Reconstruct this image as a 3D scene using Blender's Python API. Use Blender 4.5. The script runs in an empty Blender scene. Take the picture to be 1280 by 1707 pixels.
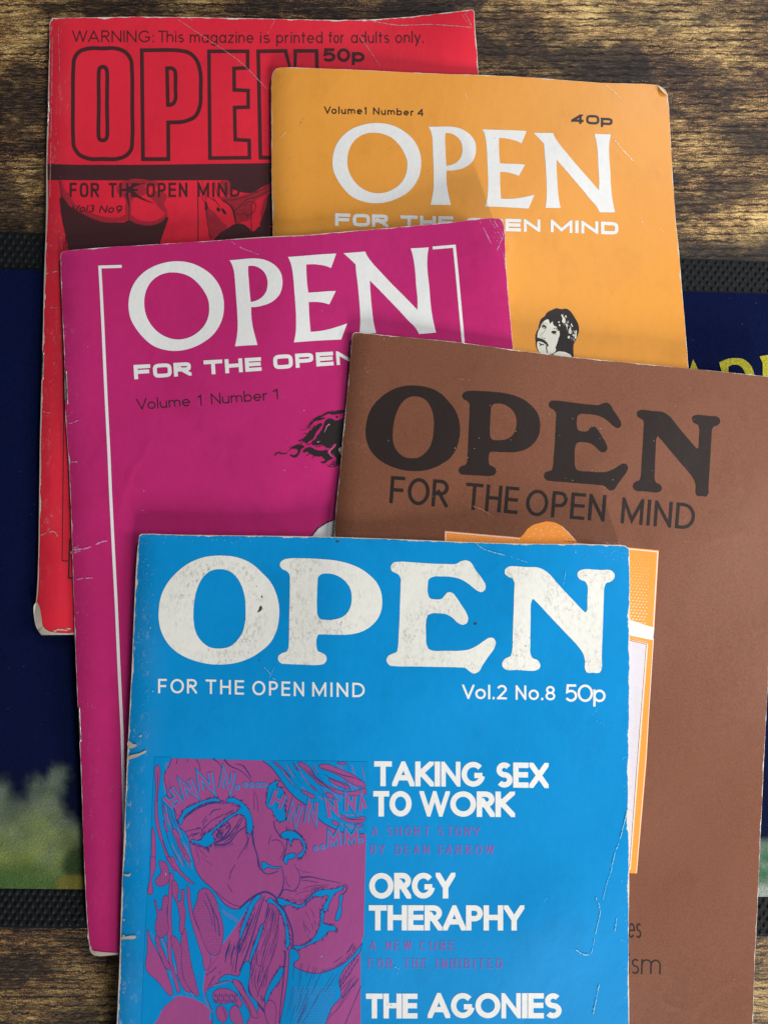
import bpy, math, random
import numpy as np
from mathutils import Vector
from mathutils.geometry import delaunay_2d_cdt

random.seed(7)
rng = np.random.default_rng(7)
S = bpy.context.scene

# ------------------------------------------------------------ camera, light, exposure
TILT = math.radians(4.0)
DIST = 0.268
CAM = np.array([0.0, -DIST * math.sin(TILT), DIST * math.cos(TILT)])
F = 26.0 / 36.0 * 1707
cam_d = bpy.data.cameras.new("camera")
cam_d.sensor_fit = 'VERTICAL'; cam_d.sensor_height = 36.0; cam_d.lens = 26.0
cam_d.clip_start = 0.01; cam_d.clip_end = 20
cam = bpy.data.objects.new("camera", cam_d)
cam.location = CAM.tolist(); cam.rotation_euler = (TILT, 0, 0)
S.collection.objects.link(cam); S.camera = cam

world = bpy.data.worlds.new("World"); S.world = world; world.use_nodes = True
bg = world.node_tree.nodes["Background"]
bg.inputs[0].default_value = (0.86, 0.93, 1.0, 1); bg.inputs[1].default_value = 0.10

def aim(o, target):
    o.rotation_euler = (Vector(target) - o.location).to_track_quat('-Z', 'Y').to_euler()

def area(name, loc, target, sx, sy, power, col):
    d = bpy.data.lights.new(name, 'AREA'); d.shape = 'RECTANGLE'; d.size = sx; d.size_y = sy
    d.energy = power; d.color = col
    o = bpy.data.objects.new(name, d); o.location = loc; aim(o, target)
    S.collection.objects.link(o); return o
area("low_window_light", (0.80, -2.30, 0.80), (0.02, 0.0, 0), 0.10, 0.60, 86.0, (1.0, 0.97, 0.93))
area("side_window_light", (0.42, -0.05, 0.22), (0.0, 0.0, 0), 0.14, 0.14, 2.35, (1.0, 0.98, 0.95))
area("far_window_light", (0.66, 0.98, 1.0), (0.05, 0.05, 0), 0.30, 0.42, 11.0, (0.96, 0.96, 1.0))

S.view_settings.view_transform = 'Standard'; S.view_settings.look = 'None'
S.view_settings.exposure = 0.0; S.view_settings.gamma = 1.0

# ------------------------------------------------------------ pixel <-> world (photo pixels, used to measure real positions)
ct, st = math.cos(TILT), math.sin(TILT)
def ray(px):
    px = np.asarray(px, float)
    a = (px[..., 0] - 640) / F; b = -(px[..., 1] - 853.5) / F
    # camera axes: X=(1,0,0)  Y=(0,ct,st)  Z=(0,-st,ct) ; look = -Z
    return np.stack([a, b * ct + st, b * st - ct], -1)
def at_z(px, z):
    d = ray(px); t = (z - CAM[2]) / d[..., 2]
    return CAM[:2] + d[..., :2] * t[..., None]
def to_px(x, y, z):
    dx, dy, dz = x - CAM[0], y - CAM[1], z - CAM[2]
    cy = dy * ct + dz * st; cz = -dy * st + dz * ct
    return np.stack([640 + F * dx / -cz, 853.5 - F * cy / -cz], -1)

# ------------------------------------------------------------ geometry helpers in pixel plane
def parse(txt):
    out = []
    for t in txt.split():
        c = t.endswith('*'); t = t.rstrip('*'); x, y = t.split(','); out.append((float(x), float(y), c))
    return out
def spline(pts, closed=True, n=5):
    """pts (x,y,corner) -> smooth outline, corners kept sharp"""
    N = len(pts); P = np.array([p[:2] for p in pts], float); C = [p[2] for p in pts]; out = []
    for i in range(N if closed else N - 1):
        j = (i + 1) % N
        p1, p2 = P[i], P[j]
        p0 = P[(i - 1) % N] if (closed or i > 0) else p1 * 2 - p2
        p3 = P[(j + 1) % N] if (closed or j < N - 1) else p2 * 2 - p1
        L = np.linalg.norm(p2 - p1) + 1e-9
        def tan(a, b, c):
            l1 = np.linalg.norm(b - a) + 1e-9; l2 = np.linalg.norm(c - b) + 1e-9
            v = (b - a) / l1 * l2 + (c - b) / l2 * l1
            return v / (np.linalg.norm(v) + 1e-9) * min(L, 2.0 * min(l1, l2))
        m1 = (p2 - p1) if C[i] else tan(p0, p1, p2)
        m2 = (p2 - p1) if C[j] else tan(p1, p2, p3)
        k = 1 if (C[i] and C[j]) else n
        for s in range(k):
            t = s / k
            out.append((2*t**3-3*t**2+1)*p1 + (t**3-2*t**2+t)*m1 + (-2*t**3+3*t**2)*p2 + (t**3-t**2)*m2)
    if not closed: out.append(P[-1])
    return np.array(out)
def Z(x0, y0, s, txt, closed=True, n=5):
    p = spline(parse(txt), closed, n)
    return p / s + np.array([x0, y0])
def PX(txt, closed=True, n=5): return Z(0, 0, 1, txt, closed, n)

def winding(poly, q):
    x, y = q[:, 0][:, None], q[:, 1][:, None]
    a = poly; b = np.roll(poly, -1, 0)
    up = (a[:, 1] <= y) & (b[:, 1] > y); dn = (a[:, 1] > y) & (b[:, 1] <= y)
    cr = (b[:, 0] - a[:, 0]) * (y - a[:, 1]) - (x - a[:, 0]) * (b[:, 1] - a[:, 1])
    return (up & (cr > 0)).sum(1) - (dn & (cr < 0)).sum(1)
def inside(poly, q):
    m = np.zeros(len(q), bool)
    lo, hi = poly.min(0), poly.max(0)
    k = np.where((q[:, 0] >= lo[0]) & (q[:, 0] <= hi[0]) & (q[:, 1] >= lo[1]) & (q[:, 1] <= hi[1]))[0]
    if len(k): m[k] = winding(poly, q[k]) != 0
    return m

LS = 1.0
def stroke(pts, w, closed=False, lim=.35):
    """polyline -> list of signed polygons"""
    P = np.asarray(pts, float)
    keep = [0] + [i for i in range(1, len(P)) if np.linalg.norm(P[i] - P[i-1]) > 1e-4]; P = P[keep]
    if closed and np.linalg.norm(P[0] - P[-1]) < 1e-4: P = P[:-1]
    n = len(P)
    if n < 2: return []
    if closed:
        A = P - np.roll(P, 1, 0); B = np.roll(P, -1, 0) - P
    else:
        D = P[1:] - P[:-1]; A = np.vstack([D[:1], D]); B = np.vstack([D, D[-1:]])
    A = A / (np.linalg.norm(A, axis=1)[:, None]); B = B / (np.linalg.norm(B, axis=1)[:, None])
    T = A + B; ln = np.linalg.norm(T, axis=1)[:, None]; T = np.where(ln < 1e-3, A, T / np.maximum(ln, 1e-9))
    Nn = np.stack([-T[:, 1], T[:, 0]], 1)
    cosv = np.clip((T * A).sum(1), lim, 1)
    W = LS * (np.full(n, w, float) if np.isscalar(w) else np.interp(np.linspace(0, 1, n), np.linspace(0, 1, len(w)), w))
    off = Nn * (W / 2 / cosv)[:, None]
    if closed: 
        L, R = P + off, P - off
        aL = abs(np.cross(L, np.roll(L, -1, 0)).sum()); aR = abs(np.cross(R, np.roll(R, -1, 0)).sum())
        return [(1, L), (-1, R)] if aL > aR else [(1, R), (-1, L)]
    return [(1, np.vstack([P + off, (P - off)[::-1]]))]

def cdt_fill(shapes, cell):
    """signed polygons -> verts2d, tris (union / difference), cut along a grid so that it can follow a curved page"""
    vs, es = [], []
    for s, p in shapes:
        k = len(vs); n = len(p)
        vs += [tuple(q) for q in p]; es += [(k + i, k + (i + 1) % n) for i in range(n)]
    A = np.array(vs); lo, hi = A.min(0), A.max(0)
    if cell:
        for ax in (0, 1):
            g = math.floor(lo[ax] / cell) * cell + cell
            while g < hi[ax]:
                k = len(vs)
                a = [0, 0]; b = [0, 0]; a[ax] = b[ax] = g; a[1-ax] = lo[1-ax] - 1; b[1-ax] = hi[1-ax] + 1
                vs += [tuple(a), tuple(b)]; es.append((k, k + 1)); g += cell
    r = delaunay_2d_cdt([Vector(v) for v in vs], es, [], 0, 1e-5)
    V = np.array([tuple(v) for v in r[0]]); T = np.array([t for t in r[2] if len(t) == 3])
    c = V[T].mean(1); m = np.zeros(len(T), bool)
    for s, p in shapes:
        i = inside(p, c)
        m = (m | i) if s > 0 else (m & ~i)
    T = T[m]
    a = V[T]; ar = (a[:,1,0]-a[:,0,0])*(a[:,2,1]-a[:,0,1]) - (a[:,2,0]-a[:,0,0])*(a[:,1,1]-a[:,0,1])
    T = T[np.abs(ar) > 1e-7]; ar = ar[np.abs(ar) > 1e-7]
    T = np.where((ar > 0)[:, None], T[:, ::-1], T)      # px y is down: make normals point up
    used = np.unique(T); re = np.zeros(len(V), int); re[used] = np.arange(len(used))
    return V[used], re[T]

# ------------------------------------------------------------ objects
def set_props(o, label=None, cat=None, kind=None, group=None):
    if label: o["label"] = label
    if cat: o["category"] = cat
    if kind: o["kind"] = kind
    if group: o["group"] = group
def empty(name, loc, **k):
    o = bpy.data.objects.new(name, None); o.location = loc; o.empty_display_size = 0.02
    S.collection.objects.link(o); set_props(o, **k); return o
def mesh_obj(name, V, Fc, mat, parent=None, smooth=False, attrs=None, mats=None, fmat=None, **k):
    V = np.asarray(V, float)
    if parent is not None: V = V - np.array(parent.location)
    me = bpy.data.meshes.new(name)
    me.from_pydata(V.tolist(), [], [list(map(int, f)) for f in Fc]); me.materials.append(mat)
    for m in (mats or []): me.materials.append(m)
    if fmat is not None: me.polygons.foreach_set("material_index", np.asarray(fmat, np.int32))
    if smooth: me.polygons.foreach_set("use_smooth", np.ones(len(me.polygons), bool))
    for an, av in (attrs or {}).items():
        av = np.asarray(av, float)
        if av.ndim == 1:
            a = me.attributes.new(an, 'FLOAT', 'POINT'); a.data.foreach_set("value", av.astype(np.float32))
        else:
            a = me.attributes.new(an, 'FLOAT_COLOR', 'POINT'); a.data.foreach_set("color", np.c_[av, np.ones(len(av))].astype(np.float32).ravel())
    me.update()
    o = bpy.data.objects.new(name, me); S.collection.objects.link(o)
    if parent is not None: o.parent = parent
    set_props(o, **k); return o

# ------------------------------------------------------------ materials
class NT:
    def __init__(s, name):
        s.m = bpy.data.materials.new(name); s.m.use_nodes = True; s.t = s.m.node_tree
        s.b = s.t.nodes["Principled BSDF"]; s._p = None
    def n(s, kind, **k):
        x = s.t.nodes.new(kind)
        for a, v in k.items(): setattr(x, a, v)
        return x
    def l(s, a, b): s.t.links.new(a, b)
    def pos(s):
        if s._p is None: s._p = s.n('ShaderNodeNewGeometry').outputs['Position']
        return s._p
    def mapped(s, sc, off=(0, 0, 0)):
        m = s.n('ShaderNodeMapping'); m.inputs['Scale'].default_value = sc; m.inputs['Location'].default_value = off
        s.l(s.pos(), m.inputs[0]); return m.outputs[0]
    def noise(s, scale=(1, 1, 1), detail=4, rough=.55, dist=0, off=(0, 0, 0)):
        x = s.n('ShaderNodeTexNoise'); s.l(s.mapped(scale, off), x.inputs['Vector'])
        x.inputs['Scale'].default_value = 1; x.inputs['Detail'].default_value = detail
        x.inputs['Roughness'].default_value = rough; x.inputs['Distortion'].default_value = dist
        return x.outputs[0]
    def ramp(s, v, *stops):
        r = s.n('ShaderNodeValToRGB'); e = r.color_ramp.elements
        while len(e) < len(stops): e.new(0.5)
        for i, (p, c) in enumerate(stops):
            e[i].position = p; e[i].color = (c, c, c, 1) if np.isscalar(c) else (*c, 1)
        s.l(v, r.inputs[0]); return r.outputs[0]
    def math(s, op, a, b=None, clamp=False):
        x = s.n('ShaderNodeMath', operation=op, use_clamp=clamp)
        for i, v in enumerate((a, b)):
            if v is None: continue
            if np.isscalar(v): x.inputs[i].default_value = v
            else: s.l(v, x.inputs[i])
        return x.outputs[0]
    def mix(s, f, a, b, mode='MIX'):
        x = s.n('ShaderNodeMix', data_type='RGBA', blend_type=mode)
        for i, v in ((0, f), (6, a), (7, b)):
            if isinstance(v, tuple): x.inputs[i].default_value = (*v, 1)
            elif np.isscalar(v): x.inputs[i].default_value = v
            else: s.l(v, x.inputs[i])
        return x.outputs[2]
    def attr(s, name, col=False):
        a = s.n('ShaderNodeAttribute', attribute_name=name); return a.outputs['Color' if col else 'Fac']
    def bump(s, h, strength, dist):
        b = s.n('ShaderNodeBump'); b.inputs['Strength'].default_value = strength; b.inputs['Distance'].default_value = dist
        s.l(h, b.inputs['Height']); s.l(b.outputs[0], s.b.inputs['Normal'])
    def fin(s, col, rough=.5, spec=.5, **k):
        if isinstance(col, tuple): s.b.inputs['Base Color'].default_value = (*col, 1)
        else: s.l(col, s.b.inputs['Base Color'])
        if np.isscalar(rough): s.b.inputs['Roughness'].default_value = rough
        else: s.l(rough, s.b.inputs['Roughness'])
        s.b.inputs['Specular IOR Level'].default_value = spec
        for a, v in k.items(): s.b.inputs[a].default_value = v
        return s.m

PAPER = (0.60, 0.56, 0.50)
def cover_mat(name, ink, ink2, edge=0.5, spine=0.4, speck=0.5, rough=.38, grain=.12, paper=PAPER, off=0.0, smudge=.25, coat=0.0, gs=2600):
    t = NT(name)
    big = t.noise((14, 14, 14), 3, .5, off=(off, off, 0))
    c = t.mix(t.ramp(big, (.3, 0), (.7, 1)), ink, ink2)
    gr = t.noise((gs, gs, gs), 2, .7)
    c = t.mix(t.math('MULTIPLY', t.ramp(gr, (.35, 0), (.65, 1)), grain), c, tuple(min(1, x * 1.8 + .008) for x in ink))
    sm = t.ramp(t.noise((60, 45, 50), 6, .7, off=(off * 3, 2, 0)), (.52, 0), (.75, 1))
    c = t.mix(t.math('MULTIPLY', sm, smudge), c, tuple(x * .62 for x in ink))
    mo = t.ramp(t.noise((260, 190, 260), 5, .7, off=(off, 5, 0)), (.35, 0), (.7, 1))
    c = t.mix(t.math('MULTIPLY', mo, smudge * .45), c, tuple(min(1, x * 1.25 + .012) for x in ink))
    # wear: pale paper shows at rims, along the spine fold, and as small nicks
    ed = t.attr('edge_mm'); sp = t.attr('spine_mm')
    nz = t.noise((900, 900, 900), 5, .7, off=(0, off, 0)); nl = t.noise((130, 130, 130), 3, .6, off=(off, 0, 0))
    thr = t.math('MULTIPLY', t.math('MULTIPLY', t.math('POWER', nl, 3.2), nz), 8.0 * edge)
    m1 = t.math('MULTIPLY', t.math('SUBTRACT', t.math('ADD', thr, .02 * edge), ed), 9, True)
    spf = t.math('SUBTRACT', 1.0, t.math('DIVIDE', sp, 9.0), True)
    fib = t.noise((700, 380, 500), 7, .75, off=(5, off, 0))
    patch = t.ramp(t.noise((70, 55, 60), 3, .5, off=(off, 9, 0)), (.4, 0), (.62, 1))
    m2 = t.math('MULTIPLY', t.math('MULTIPLY', t.ramp(fib, (.56, 0), (.66, 1)), patch), t.math('MULTIPLY', spf, spine), True)
    # rubbed haze beside the fold
    haze = t.math('MULTIPLY', t.math('MULTIPLY', t.ramp(sp_in := t.math('DIVIDE', sp, 14.0), (.0, .1), (.3, 1), (1.0, 0)), patch), .22 * spine)
    vor = t.n('ShaderNodeTexVoronoi'); t.l(t.mapped((260, 300, 260), (off, 0, 0)), vor.inputs['Vector']); vor.inputs['Scale'].default_value = 1
    wn = t.ramp(t.noise((35, 35, 35), 2, .5, off=(off, 4, 0)), (.45, 0), (.7, 1))
    m3 = t.math('MULTIPLY', t.math('LESS_THAN', vor.outputs['Distance'], t.math('MULTIPLY', wn, .11 * speck)), .75)
    w = t.math('MAXIMUM', t.math('MAXIMUM', m1, m2), m3, True)
    c = t.mix(haze, c, tuple(min(.6, x * .72 + .10) for x in ink))
    c = t.mix(w, c, paper)
    r = t.math('ADD', t.math('MULTIPLY', big, .14), rough - .07)
    r = t.math('ADD', r, t.math('MULTIPLY', w, .3))
    h = t.math('ADD', t.math('MULTIPLY', t.noise((90, 60, 80), 4, .6, off=(off, 0, 1)), 1.0), t.math('MULTIPLY', gr, .05))
    h = t.math('SUBTRACT', h, t.math('MULTIPLY', w, .08))
    ve = t.n('ShaderNodeTexVoronoi', feature='DISTANCE_TO_EDGE')      # faint handling creases
    wob = t.n('ShaderNodeVectorMath', operation='ADD'); t.l(t.mapped((11, 15, 11), (off, off, 0)), wob.inputs[0])
    wn2 = t.n('ShaderNodeTexNoise'); t.l(t.mapped((30, 30, 30), (off, 0, 0)), wn2.inputs['Vector']); wn2.inputs['Scale'].default_value = 1
    sc2 = t.n('ShaderNodeVectorMath', operation='SCALE'); t.l(wn2.outputs['Color'], sc2.inputs[0]); sc2.inputs['Scale'].default_value = .35; t.l(sc2.outputs[0], wob.inputs[1])
    t.l(wob.outputs[0], ve.inputs['Vector']); ve.inputs['Scale'].default_value = 1
    cm = t.ramp(t.noise((18, 18, 18), 3, .6, off=(0, off, 6)), (.47, 0), (.62, 1))
    h = t.math('ADD', h, t.math('MULTIPLY', t.math('MULTIPLY', t.ramp(ve.outputs['Distance'], (0, 1), (.035, 0)), cm), .55))
    t.bump(h, .5, .0003)
    m = t.fin(c, r, .24)
    if coat: t.b.inputs['Coat Weight'].default_value = coat; t.b.inputs['Coat Roughness'].default_value = .3
    return m
def print_mat(name, col, mott=0.0, mcol=(.2, .19, .17), rough=.42, var=.06, off=0.0, fleck=0.0):
    """flat printed ink with uneven coverage; mott = pencil-grey rub marks"""
    t = NT(name)
    a = t.noise((700, 700, 700), 4, .7, off=(off, 0, 0))
    c = t.mix(t.math('MULTIPLY', t.ramp(a, (.3, 0), (.7, 1)), var * 4), col, tuple(x * .78 for x in col))
    if mott:
        f = t.ramp(t.noise((900, 520, 700), 7, .78, dist=.6, off=(off, 3, 0)), (.50, 0), (.66, 1))
        g = t.ramp(t.noise((85, 60, 80), 3, .6, off=(3, off, 0)), (.36, 0), (.68, 1))
        c = t.mix(t.math('MULTIPLY', t.math('MULTIPLY', f, g), mott), c, mcol)
    if fleck:
        v = t.n('ShaderNodeTexVoronoi'); t.l(t.mapped((330, 330, 330), (off, 0, 0)), v.inputs['Vector']); v.inputs['Scale'].default_value = 1
        k = t.math('LESS_THAN', v.outputs['Distance'], .045 * fleck)
        c = t.mix(k, c, (.5, .45, .4))
    t.bump(t.noise((90, 60, 80), 4, .6, off=(0, 0, 1)), .55, .00035)
    return t.fin(c, rough, .2)

M = {}
M['red'] = cover_mat("red_cover_ink", (.55, .015, .034), (.60, .019, .040), .6, .35, .1, .42, .08, off=1.3, smudge=.42)
M['orange'] = cover_mat("orange_cover_ink", (.59, .245, .032), (.64, .27, .040), .35, .15, .15, .40, .06, off=2.7, smudge=.30)
M['magenta'] = cover_mat("magenta_cover_ink", (.375, .014, .110), (.41, .017, .135), .32, .10, .08, .38, .07, off=4.1, smudge=.38)
M['brown'] = cover_mat("brown_cover_ink", (.124, .044, .022), (.140, .051, .027), .30, .2, .25, .50, .38, gs=1700, off=5.9, smudge=.28)
M['blue'] = cover_mat("blue_cover_ink", (.0, .195, .47), (.0, .222, .53), .6, .55, .25, .38, .03, off=7.7, smudge=.32)
M['blue_line'] = print_mat("blue_line_ink", (.0, .205, .49), off=3, rough=.38)
M['white_blue'] = print_mat("worn_white_title", (.66, .66, .61), 1.0, (.16, .16, .14), off=1)
M['white_text'] = print_mat("white_lettering", (.66, .67, .66), .25, (.3, .3, .28), off=2)
M['white_clean'] = print_mat("clean_white_title", (.66, .67, .66), .12, (.35, .33, .28), off=4)
M['black'] = print_mat("black_print", (.022, .017, .017), off=5, var=.04, fleck=.5)
M['black_red'] = print_mat("black_over_red_print", (.052, .018, .020), off=6, var=.05)
M['dark_red'] = print_mat("half_tone_dark_red", (.16, .022, .030), off=6, var=.12)
M['mid_red'] = print_mat("half_tone_mid_red", (.33, .022, .036), .8, (.12, .018, .024), off=7, var=.2)
M['brown_black'] = print_mat("black_title_on_brown", (.020, .014, .013), off=8, fleck=.7)
M['overprint'] = print_mat('dark_overprint_ink', (.035, .035, .16), off=9, rough=.4)
M['purple'] = print_mat("purple_print", (.28, .058, .200), off=9, var=.05, rough=.4)
M['purple_txt'] = print_mat("purple_caption_print", (.17, .10, .34), off=9, rough=.4)
M['orange_ill'] = print_mat("orange_print", (.78, .27, .045), off=10)
M['lilac'] = print_mat("pale_lilac_print", (.52, .50, .55), .2, off=11)
M['cream'] = print_mat("cream_print", (.64, .64, .56), .1, off=12)
M['pink_white'] = print_mat("pinkish_white_print", (.72, .55, .48), off=12)
M['eye_brown'] = print_mat("brown_print", (.20, .06, .03), off=13)
M['worn'] = print_mat("bare_paper_scuff", (.44, .39, .32), .3, off=14, rough=.7)
M['worn_soft'] = print_mat("soft_scratch", (.52, .20, .22), .3, off=14, rough=.6)
M['worn_pink'] = print_mat("soft_pink_scratch", (.56, .17, .32), .3, off=14, rough=.6)
M['worn_blue'] = print_mat("soft_blue_scratch", (.16, .42, .60), .3, off=14, rough=.6)
M['worn_orange'] = print_mat("soft_orange_scratch", (.80, .58, .36), .2, off=14, rough=.6)
M['worn_brown'] = print_mat("soft_brown_scratch", (.34, .20, .13), .2, off=14, rough=.6)
M['dirt'] = print_mat("dirt_spot", (.05, .045, .03), off=15)
M['stain_orange'] = print_mat("orange_stain", (.50, .24, .06), off=15)

t = NT("paper_edges")
w_ = t.n('ShaderNodeTexWave', wave_type='BANDS', bands_direction='Z'); t.l(t.mapped((1, 1, 1)), w_.inputs[0])
w_.inputs['Scale'].default_value = 900; w_.inputs['Distortion'].default_value = 1.5
t.bump(w_.outputs['Fac'], .8, .0001)
M['pages'] = t.fin(t.mix(t.noise((300, 300, 900), 3), (.34, .30, .24), (.52, .48, .40)), .8, .3)
t = NT("staple_steel")
M['steel'] = t.fin(t.mix(t.ramp(t.noise((900, 500, 500), 3), (.4, 0), (.6, 1)), (.38, .37, .36), (.20, .16, .13)), .35, .5, Metallic=.9)

# table wood
t = NT("rustic_wood_laminate")
plank = t.attr('plank_tone')
base = t.noise((9, 30, 10), 5, .6, dist=.3)
blot = t.noise((30, 58, 30), 8, .75, dist=.6, off=(4, 2, 0))
fine = t.noise((100, 850, 200), 5, .7, dist=.15)
fib = t.noise((300, 1900, 400), 3, .75)
grit = t.noise((1900, 2600, 1900), 2, .8)
wv = t.n('ShaderNodeTexWave', wave_type='BANDS', bands_direction='Y'); t.l(t.mapped((1, 1, 1)), wv.inputs[0])
wv.inputs['Scale'].default_value = 112; wv.inputs['Distortion'].default_value = 4.4; wv.inputs['Detail'].default_value = 5
wv.inputs['Detail Scale'].default_value = 2.6; wv.inputs['Detail Roughness'].default_value = .7
gro = t.ramp(wv.outputs['Fac'], (.02, 1), (.24, 0))
gro = t.math('MULTIPLY', gro, t.ramp(t.noise((60, 260, 50), 5, .7, off=(1, 7, 0)), (.43, 0), (.53, 1)))
v = t.math('ADD', t.math('MULTIPLY', base, .8), t.math('MULTIPLY', blot, .75))
v = t.math('ADD', v, t.math('MULTIPLY', fine, .60))
v = t.math('ADD', v, t.math('MULTIPLY', fib, .75))
v = t.math('ADD', v, t.math('MULTIPLY', grit, .85))
v = t.math('MULTIPLY', v, .2666)
col = t.ramp(v, (.440, (.006, .004, .004)), (.470, (.030, .015, .009)), (.495, (.115, .055, .022)), (.524, (.31, .185, .065)), (.570, (.70, .50, .20)))
col = t.mix(t.math('MULTIPLY', gro, .95), col, (.006, .004, .004))
dk = t.ramp(t.noise((17, 38, 26), 7, .74, dist=.3, off=(8, 1, 0)), (.47, 0), (.57, 1))
col = t.mix(t.math('MULTIPLY', dk, .85), col, t.mix(t.ramp(fib, (.5, 0), (.72, 1)), (.008, .005, .005), (.10, .055, .03)))
col = t.mix(plank, col, (.009, .008, .008))
hh = t.math('ADD', t.math('MULTIPLY', fine, .6), t.math('MULTIPLY', grit, .3))
hh = t.math('SUBTRACT', hh, t.math('MULTIPLY', gro, .7))
t.bump(hh, .9, .0004)
M['wood'] = t.fin(col, t.math('ADD', t.math('MULTIPLY', grit, .25), .40), .28)

# bar towel cloth (pile) with print colour on the mesh
t = NT("printed_bar_towel_cloth")
pc = t.attr('print_colour', True)
f1 = t.noise((1500, 1900, 1500), 3, .8); f2 = t.noise((330, 330, 330), 4, .7)
c = t.mix(t.ramp(f1, (.3, 0), (.75, 1)), t.mix(1.0, pc, (.60, .60, .62), 'MULTIPLY'), pc)
c = t.mix(t.math('MULTIPLY', t.ramp(f2, (.55, 0), (.8, 1)), .35), c, t.mix(1.0, pc, (1.5, 1.5, 1.5), 'MULTIPLY'))
vo = t.n('ShaderNodeTexVoronoi'); t.l(t.mapped((240, 240, 240)), vo.inputs['Vector']); vo.inputs['Scale'].default_value = 1
c = t.mix(t.math('MULTIPLY', t.math('LESS_THAN', vo.outputs['Distance'], .035), .2), c, (.4, .45, .55))
t.bump(t.math('ADD', f1, t.math('MULTIPLY', f2, .8)), .9, .0006)
M['cloth'] = t.fin(c, .9, .06)
t.b.inputs['Sheen Weight'].default_value = .0; t.b.inputs['Sheen Roughness'].default_value = .5
t.b.inputs['Sheen Tint'].default_value = (.5, .6, 1, 1)
t = NT("yellow_woven_letters")
f1 = t.noise((1300, 1300, 1300), 4, .8)
t.bump(f1, .9, .0006)
M['yellow'] = t.fin(t.mix(t.ramp(f1, (.35, 0), (.65, 1)), (.24, .22, .015), (.42, .39, .03)), .85, .2)
t = NT("black_rubber")
t.bump(t.noise((1400, 1400, 1400), 3, .7), .5, .0002)
M['rubber'] = t.fin(t.mix(t.noise((300, 300, 300), 3), (.004, .005, .006), (.008, .009, .010)), .6, .12)

# ------------------------------------------------------------ table (setting)
X0, X1, Y0, Y1 = -0.34, 0.34, -0.36, 0.36
tx = np.linspace(X0, X1, 120); ty = np.linspace(Y0, Y1, 150); V, Fc, tn = [], [], []
for x in tx:
    for y in ty:
        V.append((x, y, 0))
        wob = .0012 * math.sin(x * 90) + .0008 * math.sin(x * 210 + 1)
        band_ = max(0, min(1, (.1012 - y + wob) / .0012))            # darker board next to the runner
        near_ = .30 * max(0, min(1, (-.135 - y) / .02))
        tn.append(.86 * band_ * (1 if y > -.13 else 0) + near_)
k = len(ty); n0 = len(V)
for i in range(len(tx) - 1):
    for j in range(k - 1): a_ = i * k + j; Fc.append((a_, a_ + k, a_ + k + 1, a_ + 1))
V += [(X0, Y0, -.022), (X1, Y0, -.022), (X1, Y1, -.022), (X0, Y1, -.022)]; tn += [.5] * 4
c0, c1, c2, c3 = 0, (len(tx) - 1) * k, len(tx) * k - 1, k - 1
Fc += [(n0, n0 + 3, n0 + 2, n0 + 1), (c0, n0, n0 + 1, c1), (c1, n0 + 1, n0 + 2, c2), (c2, n0 + 2, n0 + 3, c3), (c3, n0 + 3, n0, c0)]
mesh_obj("table_top", V, Fc, M['wood'], attrs={'plank_tone': tn}, kind="structure")

# ------------------------------------------------------------ bar runner: rubber border with nubs, printed cloth field
RT = 0.0022                                     # runner thickness
runner = empty("bar_runner", (0, 0, 0), label="navy blue printed bar towel with black dimpled rubber border lying across the wooden table", cat="bar runner")
ex = 1500
def line_y(xa, ya, xb, yb, x): return ya + (yb - ya) * (x - xa) / (xb - xa)
def band(x):   # photo rows of: rubber top, cloth top, cloth bottom, rubber bottom
    return (line_y(0, 386, 1280, 436, x), line_y(0, 449, 1280, 490, x), line_y(0, 1481, 1280, 1495, x), line_y(0, 1546, 1280, 1561, x))
xs = np.arange(-260, 1541, 6.0)
def strip(r0, r1, nrow, z):
    P = []
    for x in xs:
        b = band(x); y0 = b[r0]; y1 = b[r1]
        for j in range(nrow): P.append((x, y0 + (y1 - y0) * j / (nrow - 1)))
    P = np.array(P); W = at_z(P, np.full(len(P), z))
    V = np.c_[W, np.full(len(P), z)]
    Fc = [(i * nrow + j, i * nrow + j + 1, (i + 1) * nrow + j + 1, (i + 1) * nrow + j) for i in range(len(xs) - 1) for j in range(nrow - 1)]
    return P, V, Fc
# rubber slab under everything
P, V, Fc = strip(0, 3, 24, RT - .0006)
n0 = len(V); nr = 24; Vb = V.copy(); Vb[:, 2] = .0001
sk = []
for i in range(len(xs) - 1):
    for j in (0, nr - 1):
        a = i * nr + j; b = a + nr; sk.append((a, b, b + n0, a + n0) if j == 0 else (a, a + n0, b + n0, b))
mesh_obj("rubber_border", np.vstack([V, Vb]), Fc + sk, M['rubber'], runner)
# nubs
def nub_rows(r0, r1, name):
    V, Fc = [], []; row = 0; nrows = 6; step = 13.4
    for r in range(nrows):
        f = (r + .65) / (nrows + .3)
        x = -240 + (step / 2 if r % 2 else 0)
        while x < 1520:
            if 140 < x < 1120: x += step; continue
            b = band(x); y = b[r0] + (b[r1] - b[r0]) * f
            px = np.array([x + rng.normal(0, .5), y + rng.normal(0, .4)])
            c = at_z(px, np.array(RT - .0006)); k = len(V); rr = .00098 * rng.uniform(.85, 1.1)
            for (rad, z) in ((1, -.0001), (.8, .00025), (.42, .00036)):
                for q in range(6):
                    an = q * math.pi / 3; V.append((c[0] + rr * rad * math.cos(an), c[1] + rr * rad * math.sin(an), RT - .0006 + z))
            V.append((c[0], c[1], RT - .0006 + .00040))
            for l in (0, 1):
                for q in range(6):
                    a = k + l * 6 + q; b2 = k + l * 6 + (q + 1) % 6; Fc.append((a, b2, b2 + 6, a + 6))
            for q in range(6): Fc.append((k + 12 + q, k + 12 + (q + 1) % 6, k + 18))
            x += step
    mesh_obj(name, V, Fc, M['rubber'], runner, smooth=True, kind="stuff")
nub_rows(0, 1, "rubber_nubs"); nub_rows(2, 3, "rubber_nubs")
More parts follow.
